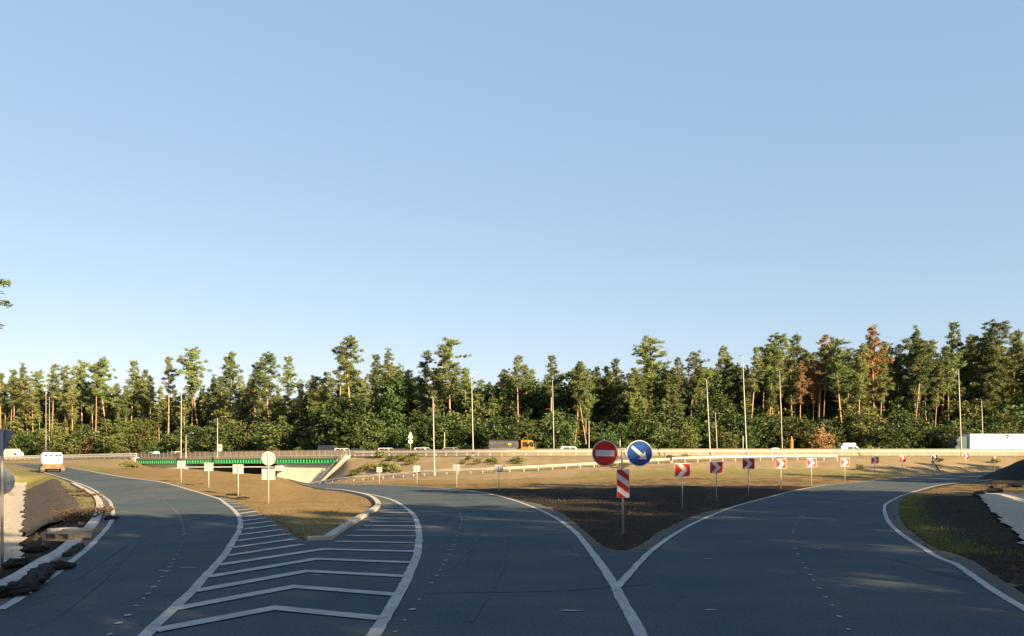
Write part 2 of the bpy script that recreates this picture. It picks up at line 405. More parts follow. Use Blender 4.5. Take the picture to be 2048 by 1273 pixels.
L_rgtR = [(2075,1240),(2048,1222),(1993,1189),(1949,1158),(1911,1131.5),(1876,1118),(1841,1096),(1811,1077),(1791,1061),(1776,1043.6),(1770,1029),(1769,1017),(1772,1010),(1788,1000),(1808,991),(1841,981),(1876,972.5),(1914,967),(1964,963),(2008,956),(2060,953)]
A_left = [(0,1190),(56,1160),(102,1129),(136,1109),(167,1080),(190,1058),(204,1034),(206,1010),(197,995),(184,986),(150,968.5),(95,946.5),(68,938.5),(34,931),(0,926)]
A_islL = [(60,927),(126,933),(170,940.8),(238,952.5),(280,958.5),(324,964.5),(382.5,980),(421,991.5),(446,998),(473,1004),(503,1018.6),(526,1032),(550,1043.5),(573,1060),(590,1074),(605,1083),(618,1083)]
A_islR = [(664,1078),(710,1048),(757,1019),(760,1010),(749,998),(728,991),(690,983.5),(652,980.5)]
A_tri = [(700,970),(763.5,970.5),(827,973),(887,977),(948,982.6),(995,990.5),(1042,1003),(1074,1009),(1112,1023),(1140,1040),(1168,1063),(1196,1087),(1215,1099),(1238,1103),(1262,1100),(1290,1087),(1318,1066),(1346,1054),(1379,1037),(1412,1026),(1459,1015.5),(1506,1002),(1567,986),(1637,972.5),(1707,965),(1778,958.6),(1869,949.8),(1941,946),(2012,942.5),(2060,940.5)]
A_right = [(2060,954),(2008,957.5),(1964,964.5),(1914,968.5),(1876,974),(1845,982.5),(1817,992),(1803,1000),(1797,1014),(1798,1032),(1808,1052),(1832,1073),(1864,1096),(1905,1109),(1949,1126),(1981,1149),(2022,1175),(2048,1193)]
def V2(*p): return [Vector((a, b, hz(a, b))) for a, b in p]
bound = (V2((-4.5,-45),(-5,0),(-7,8)) + line(A_left, 4) + V2((-140,165),(-130,172)) + line(A_islL, 4) + line(A_islR, 4)
         + V2((-28,92),(-45,120),(-62,150),(-78,185),(-70,190),(-55,160),(-42,133),(-27,105)) + line(A_tri, 4)
         + V2((110,125),(160,130),(160,112),(95,104)) + line(A_right, 4) + V2((7,8),(6,0),(6,-45)))
pts2 = []
for i, p in enumerate(bound):
    q = bound[(i + 1) % len(bound)]; n = max(1, int((q - p).length / 1.5))
    for k in range(n):
        w = p.lerp(q, k / n)
        if not pts2 or (w.xy - pts2[-1]).length > .05: pts2.append(w.xy.copy())
if (pts2[0] - pts2[-1]).length < .05: pts2.pop()
PB = np.array([[p.x, p.y] for p in pts2])
def inside(x, y, poly):
    r = np.zeros(np.shape(x), bool); px, py = poly[:, 0], poly[:, 1]; n = len(poly); j = n - 1
    for i in range(n):
        c = ((py[i] > y) != (py[j] > y))
        with np.errstate(divide='ignore', invalid='ignore'):
            xc = (px[j] - px[i]) * (y - py[i]) / (py[j] - py[i]) + px[i]
        r ^= c & (x < xc); j = i
    return r
def edge_dist(x, y, poly):
    d = np.full(np.shape(x), 1e9)
    for i in range(len(poly)):
        a = poly[i - 1]; b = poly[i]; l = b - a; L2 = max(float(l @ l), 1e-9)
        t = np.clip(((x - a[0]) * l[0] + (y - a[1]) * l[1]) / L2, 0, 1)
        d = np.minimum(d, np.hypot(x - a[0] - t * l[0], y - a[1] - t * l[1]))
    return d
gx, gy = np.meshgrid(np.arange(-80, 100, 1.25), np.arange(-44, 190, 1.25)); gx = gx.ravel(); gy = gy.ravel()
k = inside(gx, gy, PB); gx, gy = gx[k], gy[k]; k = edge_dist(gx, gy, PB) > .5; gx, gy = gx[k], gy[k]
allp = pts2 + [Vector((a, b)) for a, b in zip(gx, gy)]
nb = len(pts2)
cv, _, cf, *_ = delaunay_2d_cdt(allp, [(i, (i + 1) % nb) for i in range(nb)], [list(range(nb))], 1, 1e-4)
cx = np.array([p.x for p in cv]); cy = np.array([p.y for p in cv]); cz = h0(cx, cy) + .03
cen = np.array([[sum(cx[i] for i in f) / 3, sum(cy[i] for i in f) / 3] for f in cf])
kin = inside(cen[:, 0], cen[:, 1], PB)
rb = MB(); rb.add(list(zip(cx, cy, cz)), [tuple(f) for f, q in zip(cf, kin) if q])
road = struct(rb.build('road', MT['asphalt'], smooth=True))
ed_ = edge_dist(cx, cy, PB)
at = road.data.attributes.new('edge', 'FLOAT', 'POINT'); at.data.foreach_set('value', np.clip(ed_ / 1.6, 0, 1).astype(np.float32))

def ribbon(mb, pts, w, up=.044, widths=None):
    pts = resample(pts, .35) if len(pts) > 8 else pts
    vs = []; n = len(pts)
    for i, p in enumerate(pts):
        t = (pts[min(i + 1, n - 1)] - pts[max(i - 1, 0)]).xy.normalized(); r = Vector((t.y, -t.x))
        for s in (-.5, .5):
            q = p.xy + r * w * s * (1 + .22 * noise.noise((p.x * 2.1, p.y * 2.1, s * 9))); vs.append((q.x, q.y, hz(q.x, q.y) + up))
    mb.add(vs, [(2 * i, 2 * i + 1, 2 * i + 3, 2 * i + 2) for i in range(n - 1)])
mk = MB()
for L, w, up_ in ((L_left, .17, .044), (L_leftR, .20, .044), (L_gore, .22, .044), (L_cen, .20, .044), (L_rgtL, .17, .048), (L_rgtR, .17, .044)):
    ribbon(mk, line(L, 5), w, up_)
struct(mk.build('edge_line_marking', MT['paint']))
Z7 = lambda x, y: (280 + x * .29297, 960 + y * .29297)
Z8 = lambda x, y: (840 + x * .46875, 960 + y * .46875)
mk = MB()
for a, b, c in [((90,1050),(920,893),(1650,965)), ((230,900),(1050,744),(1760,800)), ((360,778),(1140,637),(1805,672)), ((450,678),(1200,552),(1860,577)), ((530,595),(1250,484),(1885,500))]:
    A, B, C = P(*Z7(*a)), P(*Z7(*b)), P(*Z7(*c))
    # two arms meeting in a mitre
    w = .34; vs = []
    d1 = (B - A).xy.normalized(); d2 = (C - B).xy.normalized(); n1 = Vector((-d1.y, d1.x)); n2 = Vector((-d2.y, d2.x)); nm = (n1 + n2).normalized(); nm /= nm.dot(n1)
    for p, n in ((A, n1), (B, nm), (C, n2)):
        for s in (-.5, .5):
            q = p.xy + n * w * s; vs.append((q.x, q.y, .050))
    mk.add(vs, [(0, 1, 3, 2), (2, 3, 5, 4)])
for a, b in [((590,530),(1108,450)),((620,475),(1065,412)),((650,428),(1020,378)),((680,385),(980,346)),((690,348),(940,317)),((690,316),(905,290)),((690,290),(862,266)),((685,262),(832,244)),((675,238),(800,221)),((655,214),(765,203)),((635,190),(730,184)),((610,170),(685,165)),((592,155),(650,151)),((567,142),(610,138)),
             ((1340,430),(1890,440)),((1410,390),(1900,394)),((1470,352),(1895,354)),((1530,320),(1890,323)),((1570,293),(1880,295)),((1610,270),(1870,270)),((1640,249),(1855,249)),((1645,230),(1840,231)),((1655,212),(1815,212)),((1655,195),(1790,195)),((1655,180),(1755,180)),((1645,165),(1720,166))]:
    A, B = P(*Z7(*a)), P(*Z7(*b)); ribbon(mk, [A.lerp(B, t / 6) for t in range(7)], .29, .050)
struct(mk.build('hatched_gore_marking', MT['paint']))
rnd = random.Random(5)
mk = MB()
dots = ([Z7(*q) for q in [(300,385),(290,432),(278,462),(265,490),(250,520),(230,555),(215,580),(200,605),(178,640),(150,675),(128,706),(95,745),(55,790),(25,825)]] + [(272,1217),(255,1236),(238,1252),(218,1275)]
        + [Z8(*q) for q in [(168,215),(160,245),(152,265),(145,285),(125,325),(110,350),(100,370),(85,393),(70,417),(48,450),(20,490)]] + [Z7(*q) for q in [(2025,665),(1990,717),(1945,783),(1910,832),(1860,902),(1805,977),(1745,1055)]]
        + [Z8(*q) for q in [(1590,230),(1592,265),(1600,300),(1612,323),(1633,362),(1645,385),(1665,413),(1680,437),(1705,472),(1730,510),(1758,545),(1790,595),(1832,650)]])
for q in dots:
    p = P(*q); a = rnd.uniform(.035, .07); n = 7; r0 = rnd.random() * 6
    mk.add([(p.x + math.cos(r0 + 6.283 * i / n) * a * rnd.uniform(.6, 1.1), p.y + math.sin(r0 + 6.283 * i / n) * a * 1.6 * rnd.uniform(.6, 1.1), hz(p.x, p.y) + .045) for i in range(n)], [tuple(range(n))])
for q, l in ((Z7(320, 612), .5), (Z7(170, 632), .4), (Z8(640, 568), .55), (Z8(1230, 343), .4), (Z8(130, 305), .3), (Z7(1210, 663), .3), (Z8(1700, 300), .3), (Z8(1240, 565), .3)):
    p = P(*q); n = 9; vs = [(p.x + math.cos(6.283 * i / n) * l * .5 * rnd.uniform(.5, 1.1), p.y + math.sin(6.283 * i / n) * .05 * rnd.uniform(.4, 1.2), hz(p.x, p.y) + .046) for i in range(n)]; mk.add(vs, [tuple(range(n))])
for L in ([Z7(*q) for q in [(35,95),(110,125),(175,157),(230,205),(265,245),(285,295),(298,340),(300,380)]], [Z8(*q) for q in [(110,95),(145,112),(165,130),(175,155),(177,180),(172,210)]], [Z8(*q) for q in [(1645,140),(1618,170),(1600,200),(1592,225)]]):
    for p in resample(line(L, 3), .9):
        a = rnd.uniform(.025, .05); mk.add([(p.x + math.cos(6.283 * i / 6) * a, p.y + math.sin(6.283 * i / 6) * a * 3, hz(p.x, p.y) + .046) for i in range(6)], [tuple(range(6))])
struct(mk.build('premarking_dots', MT['paint']))

# ------------------------------------------------------------------ ground sheet
def axis(segs):
    out = []
    for a, b, s in segs: out += list(np.arange(a, b, s))
    return np.array(out + [segs[-1][1]])
gxs = axis([(-2500,-500,400),(-500,-160,20),(-160,-70,3),(-70,-40,1.1),(-40,45,.45),(45,80,1.0),(80,160,3),(160,500,20),(500,2500,400)])
gys = axis([(-600,-60,60),(-60,8,4),(8,62,.42),(62,110,.7),(110,190,1.2),(190,320,6),(320,900,30),(900,3000,300)])
GX, GY = np.meshgrid(gxs, gys); sh = GX.shape; X = GX.ravel(); Y = GY.ravel()
Z = h0(X, Y)
near = (np.abs(X) < 165) & (Y > -60) & (Y < 200)
ins = np.zeros(len(X), bool); dst = np.full(len(X), 99.0)
ins[near] = inside(X[near], Y[near], PB); dst[near] = edge_dist(X[near], Y[near], PB)
nzv = np.array([noise.noise((a * .9, b * .9, 0)) * .6 + noise.noise((a * 2.6, b * 2.6, 3)) * .4 + noise.noise((a * .2, b * .2, 7)) * .8 if n else 0 for a, b, n in zip(X, Y, near)])
amp = np.clip((dst - .3) / 3, 0, 1) * .12
cut = carve(X, Y) * np.clip(dst / 1.2, 0, 1)
Z = Z + np.where(ins, -np.clip(dst, 0, .4) * .5, nzv * amp - .0 + np.clip(1 - dst / .6, 0, 1) * -.0) - np.where(ins, 0, cut)
uu = U0 + F * X / np.maximum(Y, 6); vv = V0 + (H - Z) * F / np.maximum(Y, 6)
EYq = np.interp(uu, UD, EYD); RYq = np.interp(uu, UD, BY[4]); TYq = np.interp(uu, UD, BY[3])
fwd = Y > 6
tanw = np.where(fwd & (Y > TYq - 4) & (Y < EYq + 2) & (uu > 640), 1.0, 0.0)
tanw = np.maximum(tanw, np.where(fwd & (uu > 1350) & (Y < TYq + 1) & (Y > TYq - 12), .35, 0))
tanw = np.maximum(tanw, np.where(fwd & (uu < 260) & (Y > 100), .6, 0))
dL, sideL, _ = seg_dist(X, Y, DITCH[0][0])
tanw = np.maximum(tanw, np.where(fwd & (uu < 200) & (Y > 40) & (Y < 100) & (dL < 4.5), .7, 0))
topw = np.zeros(len(X))
tri = fwd & (uu > 780) & (uu < 1700) & ~ins
topw = np.where(tri & (Y < 74), .85, topw); topw = np.where(tri & (Y >= 74) & (Y < 92), .42, topw)
topw = np.where(fwd & (uu > 1780) & (Y < 58) & ~ins, .95, topw); topw = np.where(fwd & (uu > 1820) & (Y >= 58) & (Y < 90), .45, topw)
topw = np.where((uu < 240) & (Y > 6) & (Y < 36), .9, topw)
grw = np.zeros(len(X))
dR, _, _ = seg_dist(X, Y, [(13.5, 21), (14.2, 27), (17, 33), (22, 42), (29, 57)])
grw = np.where(fwd & (uu > 1780) & (Y > 23.5) & (Y < 62) & (dst < 1.3), .46 - dst * .15, grw)
grw = np.where(fwd & (uu < 230) & (Y > 38) & (dst < 4) & (X < -20), .6, grw)
grw = np.where(fwd & (uu > 350) & (uu < 780) & (Y < 48), .22, grw)
grw = np.where(fwd & (uu > 450) & (uu < 780) & (Y > 30) & (Y < 40), .33, grw)
grw = np.where(fwd & (uu > 1150) & (uu < 1800) & (Y > 97) & (Y < TYq + 3), .58, grw)
grw = np.where(fwd & (uu > 1180) & (Y > EYq - 3) & (Y < EYq + 1), .4, grw)
grw = np.where(fwd & (Y > EYq + 30), .8, grw)
grw = np.where(~near, .6, grw)
nx, ny = len(gxs), len(gys)
idx = np.arange(nx * ny).reshape(sh)
fc = np.stack([idx[:-1, :-1], idx[:-1, 1:], idx[1:, 1:], idx[1:, :-1]], -1).reshape(-1, 4)
me = bpy.data.meshes.new('ground'); me.from_pydata(np.stack([X, Y, Z], 1).tolist(), [], fc.tolist())
at = me.attributes.new('soil', 'FLOAT_COLOR', 'POINT')
at.data.foreach_set('color', np.stack([np.clip(grw, 0, 1), topw, tanw, np.ones(len(X))], 1).astype(np.float32).ravel())
me.polygons.foreach_set('use_smooth', [True] * len(me.polygons)); me.materials.append(MT['ground'])
g = bpy.data.objects.new('ground', me); COL.objects.link(g); struct(g)

# tyre marks
MT['tyre'] = mat('tyre_rubber', (.022, .036, .046), (.032, .054, .068), 2.0, .9, contrast=(.35, .6))
mk = MB()
for L in ([(210,1150),(300,1075),(395,1040),(470,1025)], [(150,1165),(255,1092),(330,1052)], [(860,1190),(1000,1188),(1140,1184),(1300,1172)], [(905,1140),(960,1065),(955,1010),(900,985)], [(940,1250),(1010,1120),(1000,1040)], [(120,1235),(240,1130),(290,1060)]):
    ribbon(mk, line(L, 8), .085, .038)
struct(mk.build('tyre_marks', MT['tyre']))
# kerbs
def kerb(name, px, w=.28, hgt=.15, side=1, mat_='kerb'):
    pts = line(px, 4); mb = MB()
    pts = [p + Vector((0, 0, .0)) for p in pts]
    mb.sweep(pts, [(0, -.1), (side * .0, hgt - .02), (side * .03, hgt), (side * w, hgt), (side * w, -.1)])
    return struct(mb.build(name, MT[mat_]))
kerb('kerb', A_left[:11], .34, .12, -1)
kerb('kerb', [(616,1083.5),(664,1082)], .3, .15, -1)
kerb('kerb', [(664,1082),(710,1050),(757,1020),(761,1010),(749,998),(728,991),(690,983.5),(652,980.5)], .3, .16, -1)

# ditch linings
def lining(name, pl, mat_, offs, s0, s1, lift=.05, rag=.12, seed=0, ridge=0.0):
    # a sheet lying on the carved ground between two offsets from the axis (right of travel is positive)
    r = random.Random(seed); pts = catmull([Vector((a, b, 0)) for a, b in pl], 10); mb = MB(); L = [0]
    for a, b in zip(pts[:-1], pts[1:]): L.append(L[-1] + (b - a).length)
    n = int((s1 - s0) / .5); m = 9; vs = []
    for i in range(n + 1):
        s = s0 + (s1 - s0) * i / n; j = min(max(int(np.searchsorted(L, s)), 1), len(pts) - 1)
        p = pts[j - 1].lerp(pts[j], (s - L[j - 1]) / (L[j] - L[j - 1])); t = (pts[j] - pts[j - 1]).normalized(); q = Vector((t.y, -t.x, 0))
        e0 = offs[0] + noise.noise((s * .55, seed, 0)) * rag * 2 + r.uniform(-.3, .3) * rag; e1 = offs[1] + noise.noise((s * .55, seed, 9)) * rag * 2 + r.uniform(-.3, .3) * rag
        for k in range(m):
            w = p + q * (e0 + (e1 - e0) * k / (m - 1))
            vs.append((w.x, w.y, hz(w.x, w.y) - float(carve(np.array([w.x]), np.array([w.y]))[0]) + lift + r.uniform(0, .03) + ridge * ((i + k // 2) % 2)))
    mb.add(vs, [(i * m + k, i * m + k + 1, (i + 1) * m + k + 1, (i + 1) * m + k) for i in range(n) for k in range(m - 1)])
    return struct(mb.build(name, MT[mat_], smooth=True))
lining('gravel_channel', DITCH[0][0], 'gravel', (-1.7, .5), 12, 80, .10, .18, 1)
lining('matting_slope', DITCH[0][0], 'matting', (.45, 2.9), 22, 66, .09, .2, 2, .10)
lining('gravel_channel', DITCH[1][0], 'gravel', (-2.5, 2.8), 1, 60, .10, .25, 3)

# highway
hp = hpath(-880, 2980, 15, 0)
mb = MB(); mb.sweep(hp, [(15.2, .12), (15.2, -.45), (-15.2, -.45), (-15.2, .12)])
struct(mb.build('highway', MT['asphalt']))

# ------------------------------------------------------------------ guard rails and barriers
BEAM = [(.0, .12), (.05, .06), (.0, 0), (.05, -.06), (.0, -.12), (-.015, -.12), (.03, -.06), (-.015, 0), (.03, .06), (-.015, .12)]
def guardrail(path, label, group, step=2.0, hgt=.75, beams=(.62,), m='steel', pm='pole', cat='guardrail', name='guardrail'):
    r = root(name, label, cat, path[0], 0, group)
    loc = [p - path[0] for p in path]
    for b in beams:
        MB().sweep([p + Vector((0, 0, b)) for p in loc], [(a * 1.3, c * 1.3) for a, c in BEAM]).build('beam', MT[m], r)
    for p in resample(loc, step):
        MB().box((p.x, p.y + .09, p.z + hgt / 2 - .2), (.09, .07, hgt + .4)).build('post', MT[pm], r)
    return r
guardrail(hpath(-250, 268, .5, .1), 'pale double-beam guardrail left of the green bridge, behind the white road machine', 'guardrails by the highway', 2.6, 1.05, (.5, .95), 'paleRail', 'paleRail')
guardrail(hpath(706, 1330, .5, .1), 'steel guardrail above the weedy bank right of the bridge', 'guardrails by the highway', 2.0, .9, (.68,), 'rail', 'rail')
guardrail(hpath(1330, 2150, .5, .1), 'steel guardrail on the highway edge behind the row of chevron signs', 'guardrails by the highway', 1.9, .9, (.68,), 'rail', 'rail')
rampY = lambda u: np.interp(u, UD, BY[4])
def ramp(u, dy=0): y = rampY(u) + dy; x = (u - U0) / F * y; return Vector((x, y, hz(x, y)))
guardrail(resample([ramp(u, -.5) for u in np.arange(622, 1345, 12)], 3.0), 'steel guardrail climbing along the slip road in front of the bank', 'guardrails by the highway', 2.0, .75, (.58,), 'rail', 'rail')
guardrail(resample([ramp(u, -1.0) + Vector((0, 0, .1)) for u in np.arange(1345, 1690, 15)], 3.0), 'bright steel guardrail where the slip road joins, above the first chevron signs', 'guardrails by the highway', 2.0, .8, (.62,), 'steel', 'rail')
bp = hpath(-600, 2600, 13, .12)
br = tag(MB().sweep(bp, [(.32, 0), (.30, .12), (.16, .38), (.11, 1.28), (-.11, 1.28), (-.16, .38), (-.30, .12), (-.32, 0)]).build('concrete_barrier', MT['barrier']), 'long beige concrete barrier down the middle of the highway', 'barrier')

# ------------------------------------------------------------------ bridge
UB0, UB1 = 276, 702
bt = root('road_bridge', 'bridge carrying the highway, with green girder and cream walls over dark underpass', 'bridge', hw(UB0))
O = Vector(bt.location)
def rel(pts): return [Vector(p) - O for p in pts]
gp = rel(hpath(UB0, UB1, -.35, 0, 1.5))
MB().sweep(gp, [(.0, -.28), (.12, -.28), (.12, -.42), (.0, -.42), (.0, -1.1), (.14, -1.1), (.14, -1.22), (-.4, -1.22), (-.4, -.28)]).build('girder', MT['green'], bt)
rm = MB()
for p in resample(gp, .75): rm.box((p.x, p.y - .045, p.z - .76), (.07, .12, .66))
o = rm.build('stiffener_ribs', MT['lightgreen'], bt); o['kind'] = 'stuff'
MB().sweep(gp, [(.16, .06), (.16, -.27), (-.5, -.27), (-.5, .06)]).build('deck_edge', MT['barrier'], bt)
MB().sweep(rel(hpath(UB0, UB1, 15, 0, 3)), [(14.8, -.5), (14.8, -1.3), (-14.8, -1.3), (-14.8, -.5)]).build('deck_slab', MT['concrete'], bt)
def wall(u0, u1, off, z0, z1, th=.5, nm='abutment_wall', m='cream'):
    MB().sweep(rel(hpath(u0, u1, off, 0, 2)), [(0, z0), (0, z1), (-th, z1), (-th, z0)]).build(nm, MT[m], bt)
wall(553, 700, .1, -6.2, -1.24)                                   # tall wall right of the opening
wall(262, 372, .1, -4.5, -1.24)                                   # low wall left of the opening
MB().sweep(rel([hw(556, .1 + t) for t in np.linspace(0, 30, 8)]), [(.4, -6), (.4, -1.4), (-.4, -1.4), (-.4, -6)]).build('abutment_side', MT['concrete'], bt)
MB().sweep(rel([hw(372, .3 + t) for t in np.linspace(0, 30, 8)]), [(.4, -6), (.4, -1.4), (-.4, -1.4), (-.4, -6)]).build('abutment_side', MT['concrete'], bt)
p = hw(272, -.2) - O; MB().box((p.x, p.y, p.z - .85), (1.6, 1.0, 2.3), rz=hdir(272)).build('end_block', MT['cream'], bt)
p = hw(561, -.3) - O; MB().box((p.x, p.y, p.z - 2.1), (1.5, .8, .95), rz=hdir(560)).build('bearing_block', MT['cream'], bt)
MB().sweep(rel(hpath(376, 553, -.5, 0, 2)), [(.1, -1.78), (.1, -1.98), (-.1, -1.98), (-.1, -1.78)]).build('drain_pipe', MT['white'], bt)
pr = root('bridge_railing', 'thin dark railing of upright posts along the edge of the green bridge', 'railing', hw(278))
O2 = Vector(pr.location)
for z in (1.12, .62): MB().tube([q - O2 + Vector((0, 0, z)) for q in hpath(278, 700, -.2, .1, 2)], .025, 6).build('handrail', MT['barrier'], pr)
for q in hpath(278, 700, -.2, .1, 1.45): MB().box((q.x - O2.x, q.y - O2.y, q.z - O2.z + .55), (.06, .06, 1.15)).build('post', MT['darkpost'], pr)
# stairs down the bank at the right end of the wall
sr = root('concrete_stairs', 'narrow concrete stairs down the bank at the right end of the cream wall', 'stairs', hw(646, -.4, -5.0))
O3 = Vector(sr.location)
top = hw(702, -.8, .1) - O3; bot = hw(650, -.8, -4.8) - O3
n = 26; stp = MB(); ang = hdir(670)
for i in range(n):
    q = bot.lerp(top, i / (n - 1)); stp.box((q.x, q.y, q.z - .25), ((top - bot).xy.length / n + .02, .8, .55), rz=ang)
stp.build('flight', MT['kerb'], sr)
for d in (-.5, .5):
    off = Vector((-math.sin(ang), math.cos(ang), 0)) * d
    MB().sweep([bot + off + Vector((0, 0, .05)), top + off + Vector((0, 0, .05))], [(.1, .2), (.1, -.6), (-.1, -.6), (-.1, .2)]).build('side_beam', MT['cream'], sr)
for d in (-.48, .48):
    off = Vector((-math.sin(ang), math.cos(ang), 0)) * d; hb = MB()
    hb.tube([bot + off + Vector((0, 0, 1.1)), top + off + Vector((0, 0, 1.1))], .035, 6); hb.tube([bot + off + Vector((0, 0, .65)), top + off + Vector((0, 0, .65))], .03, 6)
    for t in np.linspace(0, 1, 7):
        q = bot.lerp(top, t) + off; hb.tube([q, q + Vector((0, 0, 1.1))], .03, 6)
    hb.build('handrail', MT['lightgreen' if d > 0 else 'rail'], sr)
sb = MB(); q0 = hw(657, -1.9, -4.6) - O3; q1 = hw(708, -1.9, .1) - O3
sb.sweep([q0, q1], [(.3, .12), (.3, -.5), (-.3, -.5), (-.3, .12)]); sb.build('drain_chute', MT['cream'], sr)

# ------------------------------------------------------------------ lamp posts
def lamp(base, hgt, label, lean=0.0, arm=1.4, armdir=None, r0=.09, head=True):
    t = root('street_lamp', label, 'street lamp', base, 0, 'lamp posts by the highway')
    topv = Vector((lean * hgt, 0, hgt))
    MB().tube([(0, 0, -.3), (0, 0, .02), topv * .5, topv], [r0, r0, r0 * .8, r0 * .55], 10).build('pole', MT['pole'], t, True)
    MB().box((0, 0, .05), (.36, .36, .1)).build('base_plate', MT['pole'], t, bevel=.02)
    if armdir is not None:
        a = Vector((math.cos(armdir), math.sin(armdir), 0))
        e = topv + a * arm + Vector((0, 0, .22))
        MB().tube([topv - Vector((0, 0, .02)), topv + a * arm * .5 + Vector((0, 0, .16)), e], [r0 * .5, .045, .04], 8).build('arm', MT['pole'], t, True)
        R = Matrix.Rotation(armdir, 3, 'Z')
        MB().box(e + a * .3 + Vector((0, 0, .0)), (.72, .26, .1), M=R).build('luminaire', MT['steel'], t, bevel=.03)
    return t
def poleat(u_bot, off, v_top, label, u_top=None, **k):
    w = see(u_bot, off); b = hw(w, off, .1)
    hgt = H + (V0 - v_top) / F * b.y - b.z
    lean = 0 if u_top is None else (u_top - u_bot) / F * b.y / hgt
    return lamp(b, hgt, label, lean, **k)
NB = lambda u: hdir(u) + math.pi / 2
poleat(92, 28, 760, 'tall lamp post rising behind the white road machine', armdir=hdir(90), arm=1.8)
poleat(99, 33, 795, 'slim lamp post just right of the one behind the white road machine', armdir=NB(90))
poleat(362, -1, 772, 'tall lamp post at the green bridge above the leftmost square sign back', u_top=363, armdir=NB(362))
poleat(372, -1.2, 869, 'short lamp post with arm to the right beside the green bridge', armdir=hdir(372), arm=1.6, r0=.085)
poleat(435, -1.2, 836, 'medium lamp post with arm to the right at the middle of the green bridge', armdir=hdir(435), arm=1.7, r0=.09)
poleat(946.5, .9, 747, 'tall lamp post left of the grey and orange dump truck', u_top=943, armdir=NB(943), r0=.10)
poleat(1108, 28, 762, 'tall lamp post right of the dump truck above the dark car', u_top=1105, armdir=NB(1105), r0=.095)
poleat(1420.5, .9, 760, 'tall lamp post above the second chevron sign', u_top=1413, armdir=NB(1413), r0=.105)
poleat(1435, 28, 825, 'shorter lamp post in the wood edge just right of the one above second chevron', u_top=1430.5, armdir=NB(1431), r0=.09)
poleat(1493.5, .9, 712, 'tallest lamp post, above the third chevron sign', u_top=1485, armdir=NB(1485), r0=.105)
poleat(1565, 28, 742, 'lamp post left of the orange marker post', u_top=1559, armdir=NB(1560), r0=.09)
poleat(1923, .9, 741, 'tall lamp post in front of the white trailer', u_top=1917, armdir=NB(1918), r0=.105)
poleat(1967, 30, 800, 'lamp post rising behind the white trailer', u_top=1963, armdir=NB(1963), r0=.10)
poleat(1178, 28, 845, 'short slim lamp post left of the no entry disc', armdir=NB(1178), r0=.1)
b = ramp(869, -1.6); hgt = H + (V0 - 797) / F * b.y - b.z
lamp(b, hgt, 'grey lamp post at the slip road guardrail in front of the bank', -3 / F * b.y / hgt, armdir=math.pi / 2 + .2, r0=.10)
def post(u, off, v_top, label, m='rail', r=.08, cat='post', name='marker_post', group=None):
    w = see(u, off); b = hw(w, off, .1); hgt = H + (V0 - v_top) / F * b.y - b.z
    t = root(name, label, cat, b, 0, group)
    MB().tube([(0, 0, -.2), (0, 0, hgt)], r, 8).build('shaft', MT[m], t)
    MB().tube([(0, 0, hgt), (0, 0, hgt + .06)], [r * 1.25, r * .6], 8).build('cap', MT[m], t)
    return t
post(889, 28, 866, 'pale post at the wood edge left of the tall lamp post')
post(1486, 27.5, 873, 'short pale post between two lamp posts above the third chevron')
post(1240, 28, 880, 'pale post seen between the red and blue discs')
t = post(1583, 27, 886, 'red-orange marker post at the wood edge left of the leaning trunk', 'cone', .32)
q = t.children[0]; hh = max(v.co.z for v in q.data.vertices)
MB().tube([(0, 0, hh), (0, 0, hh + .5), (0, 0, hh + 1.2)], [.36, .24, .05], 10).build('tip', MT['cone'], t)

# ------------------------------------------------------------------ signs
def disc(mb, x, z, r, y0, y1, n=40): mb.prism([(x + r * math.cos(6.28319 * i / n), z + r * math.sin(6.28319 * i / n)) for i in range(n)], y0, y1, 'xz')
def sgn_post(t, hgt, r=.035, m='pole', lean=0): MB().tube([(0, .04, -.3), (lean * hgt, .04, hgt)], r, 10).build('post', MT[m], t, True)
def chevron_sign(u, v_base, v_top, w_px, h_px, yaw, label, dark=False, group='red chevron signs along the bend'):
    b = P(u, v_base); s = b.y / F
    t = root('chevron_sign', label, 'road sign', b, yaw, group)
    h_ = h_px * s; w_ = h_ * 1.14; zt = H + (V0 - v_top) * s - b.z; zc = zt - h_ / 2
    sgn_post(t, zt - .06)
    MB().box((0, -.01, zc), (w_, .03, h_)).build('backing_panel', MT['white'], t, bevel=.006)
    e = .03
    MB().box((0, -.027, zc), (w_ - 2 * e, .006, h_ - 2 * e)).build('red_field' if not dark else 'black_field', MT['black' if dark else 'red'], t)
    a, c = w_ / 2 - e, h_ / 2 - e
    MB().prism([(-a * .82, zc + c), (-a * .08, zc + c), (a * .68, zc), (-a * .08, zc - c), (-a * .82, zc - c), (-a * .06, zc)], -.0335, -.0305, 'xz').build('chevron_mark', MT['white'], t)
    cb = MB(); cb.box((0, .03, zc + h_ * .25), (w_ * .7, .03, .04)); cb.build('clamp', MT['pole'], t)
    return t
for a in [(1365,1018.5,927,31,27.5,-.05,'largest chevron sign, nearest in the row, right of the blue disc'),
          (1433,1003.5,924,26,23,-.04,'second chevron sign from the blue disc, in front of a tall lamp post'),
          (1497,990.5,917,22,21.5,0,'third chevron sign from the blue disc, its panel half shaded'),
          (1562,978,918.5,20,19,.05,'fourth chevron sign from the blue disc, standing before the grey bank'),
          (1623,970.5,917,18,17.5,.1,'fifth chevron sign from the blue disc, by the end of the bright rail'),
          (1690,965.5,916.5,17,16.5,.12,'sixth chevron sign from the blue disc, below the parked pale van'),
          (1750,957.5,913,15.5,15,.18,'seventh chevron sign from the blue disc, last before the grass strip ends'),
          (1805,954,911,13,13,.25,'eighth chevron sign, dull red, left of the black chevron sign'),
          (1932,946,906.5,12,12.5,.35,'small dull red chevron sign right of the lamp post before the white trailer'),
          (1990,944,906,10,11.5,.75,'farthest chevron sign, turned nearly edge-on below the white trailer')]: chevron_sign(*a)
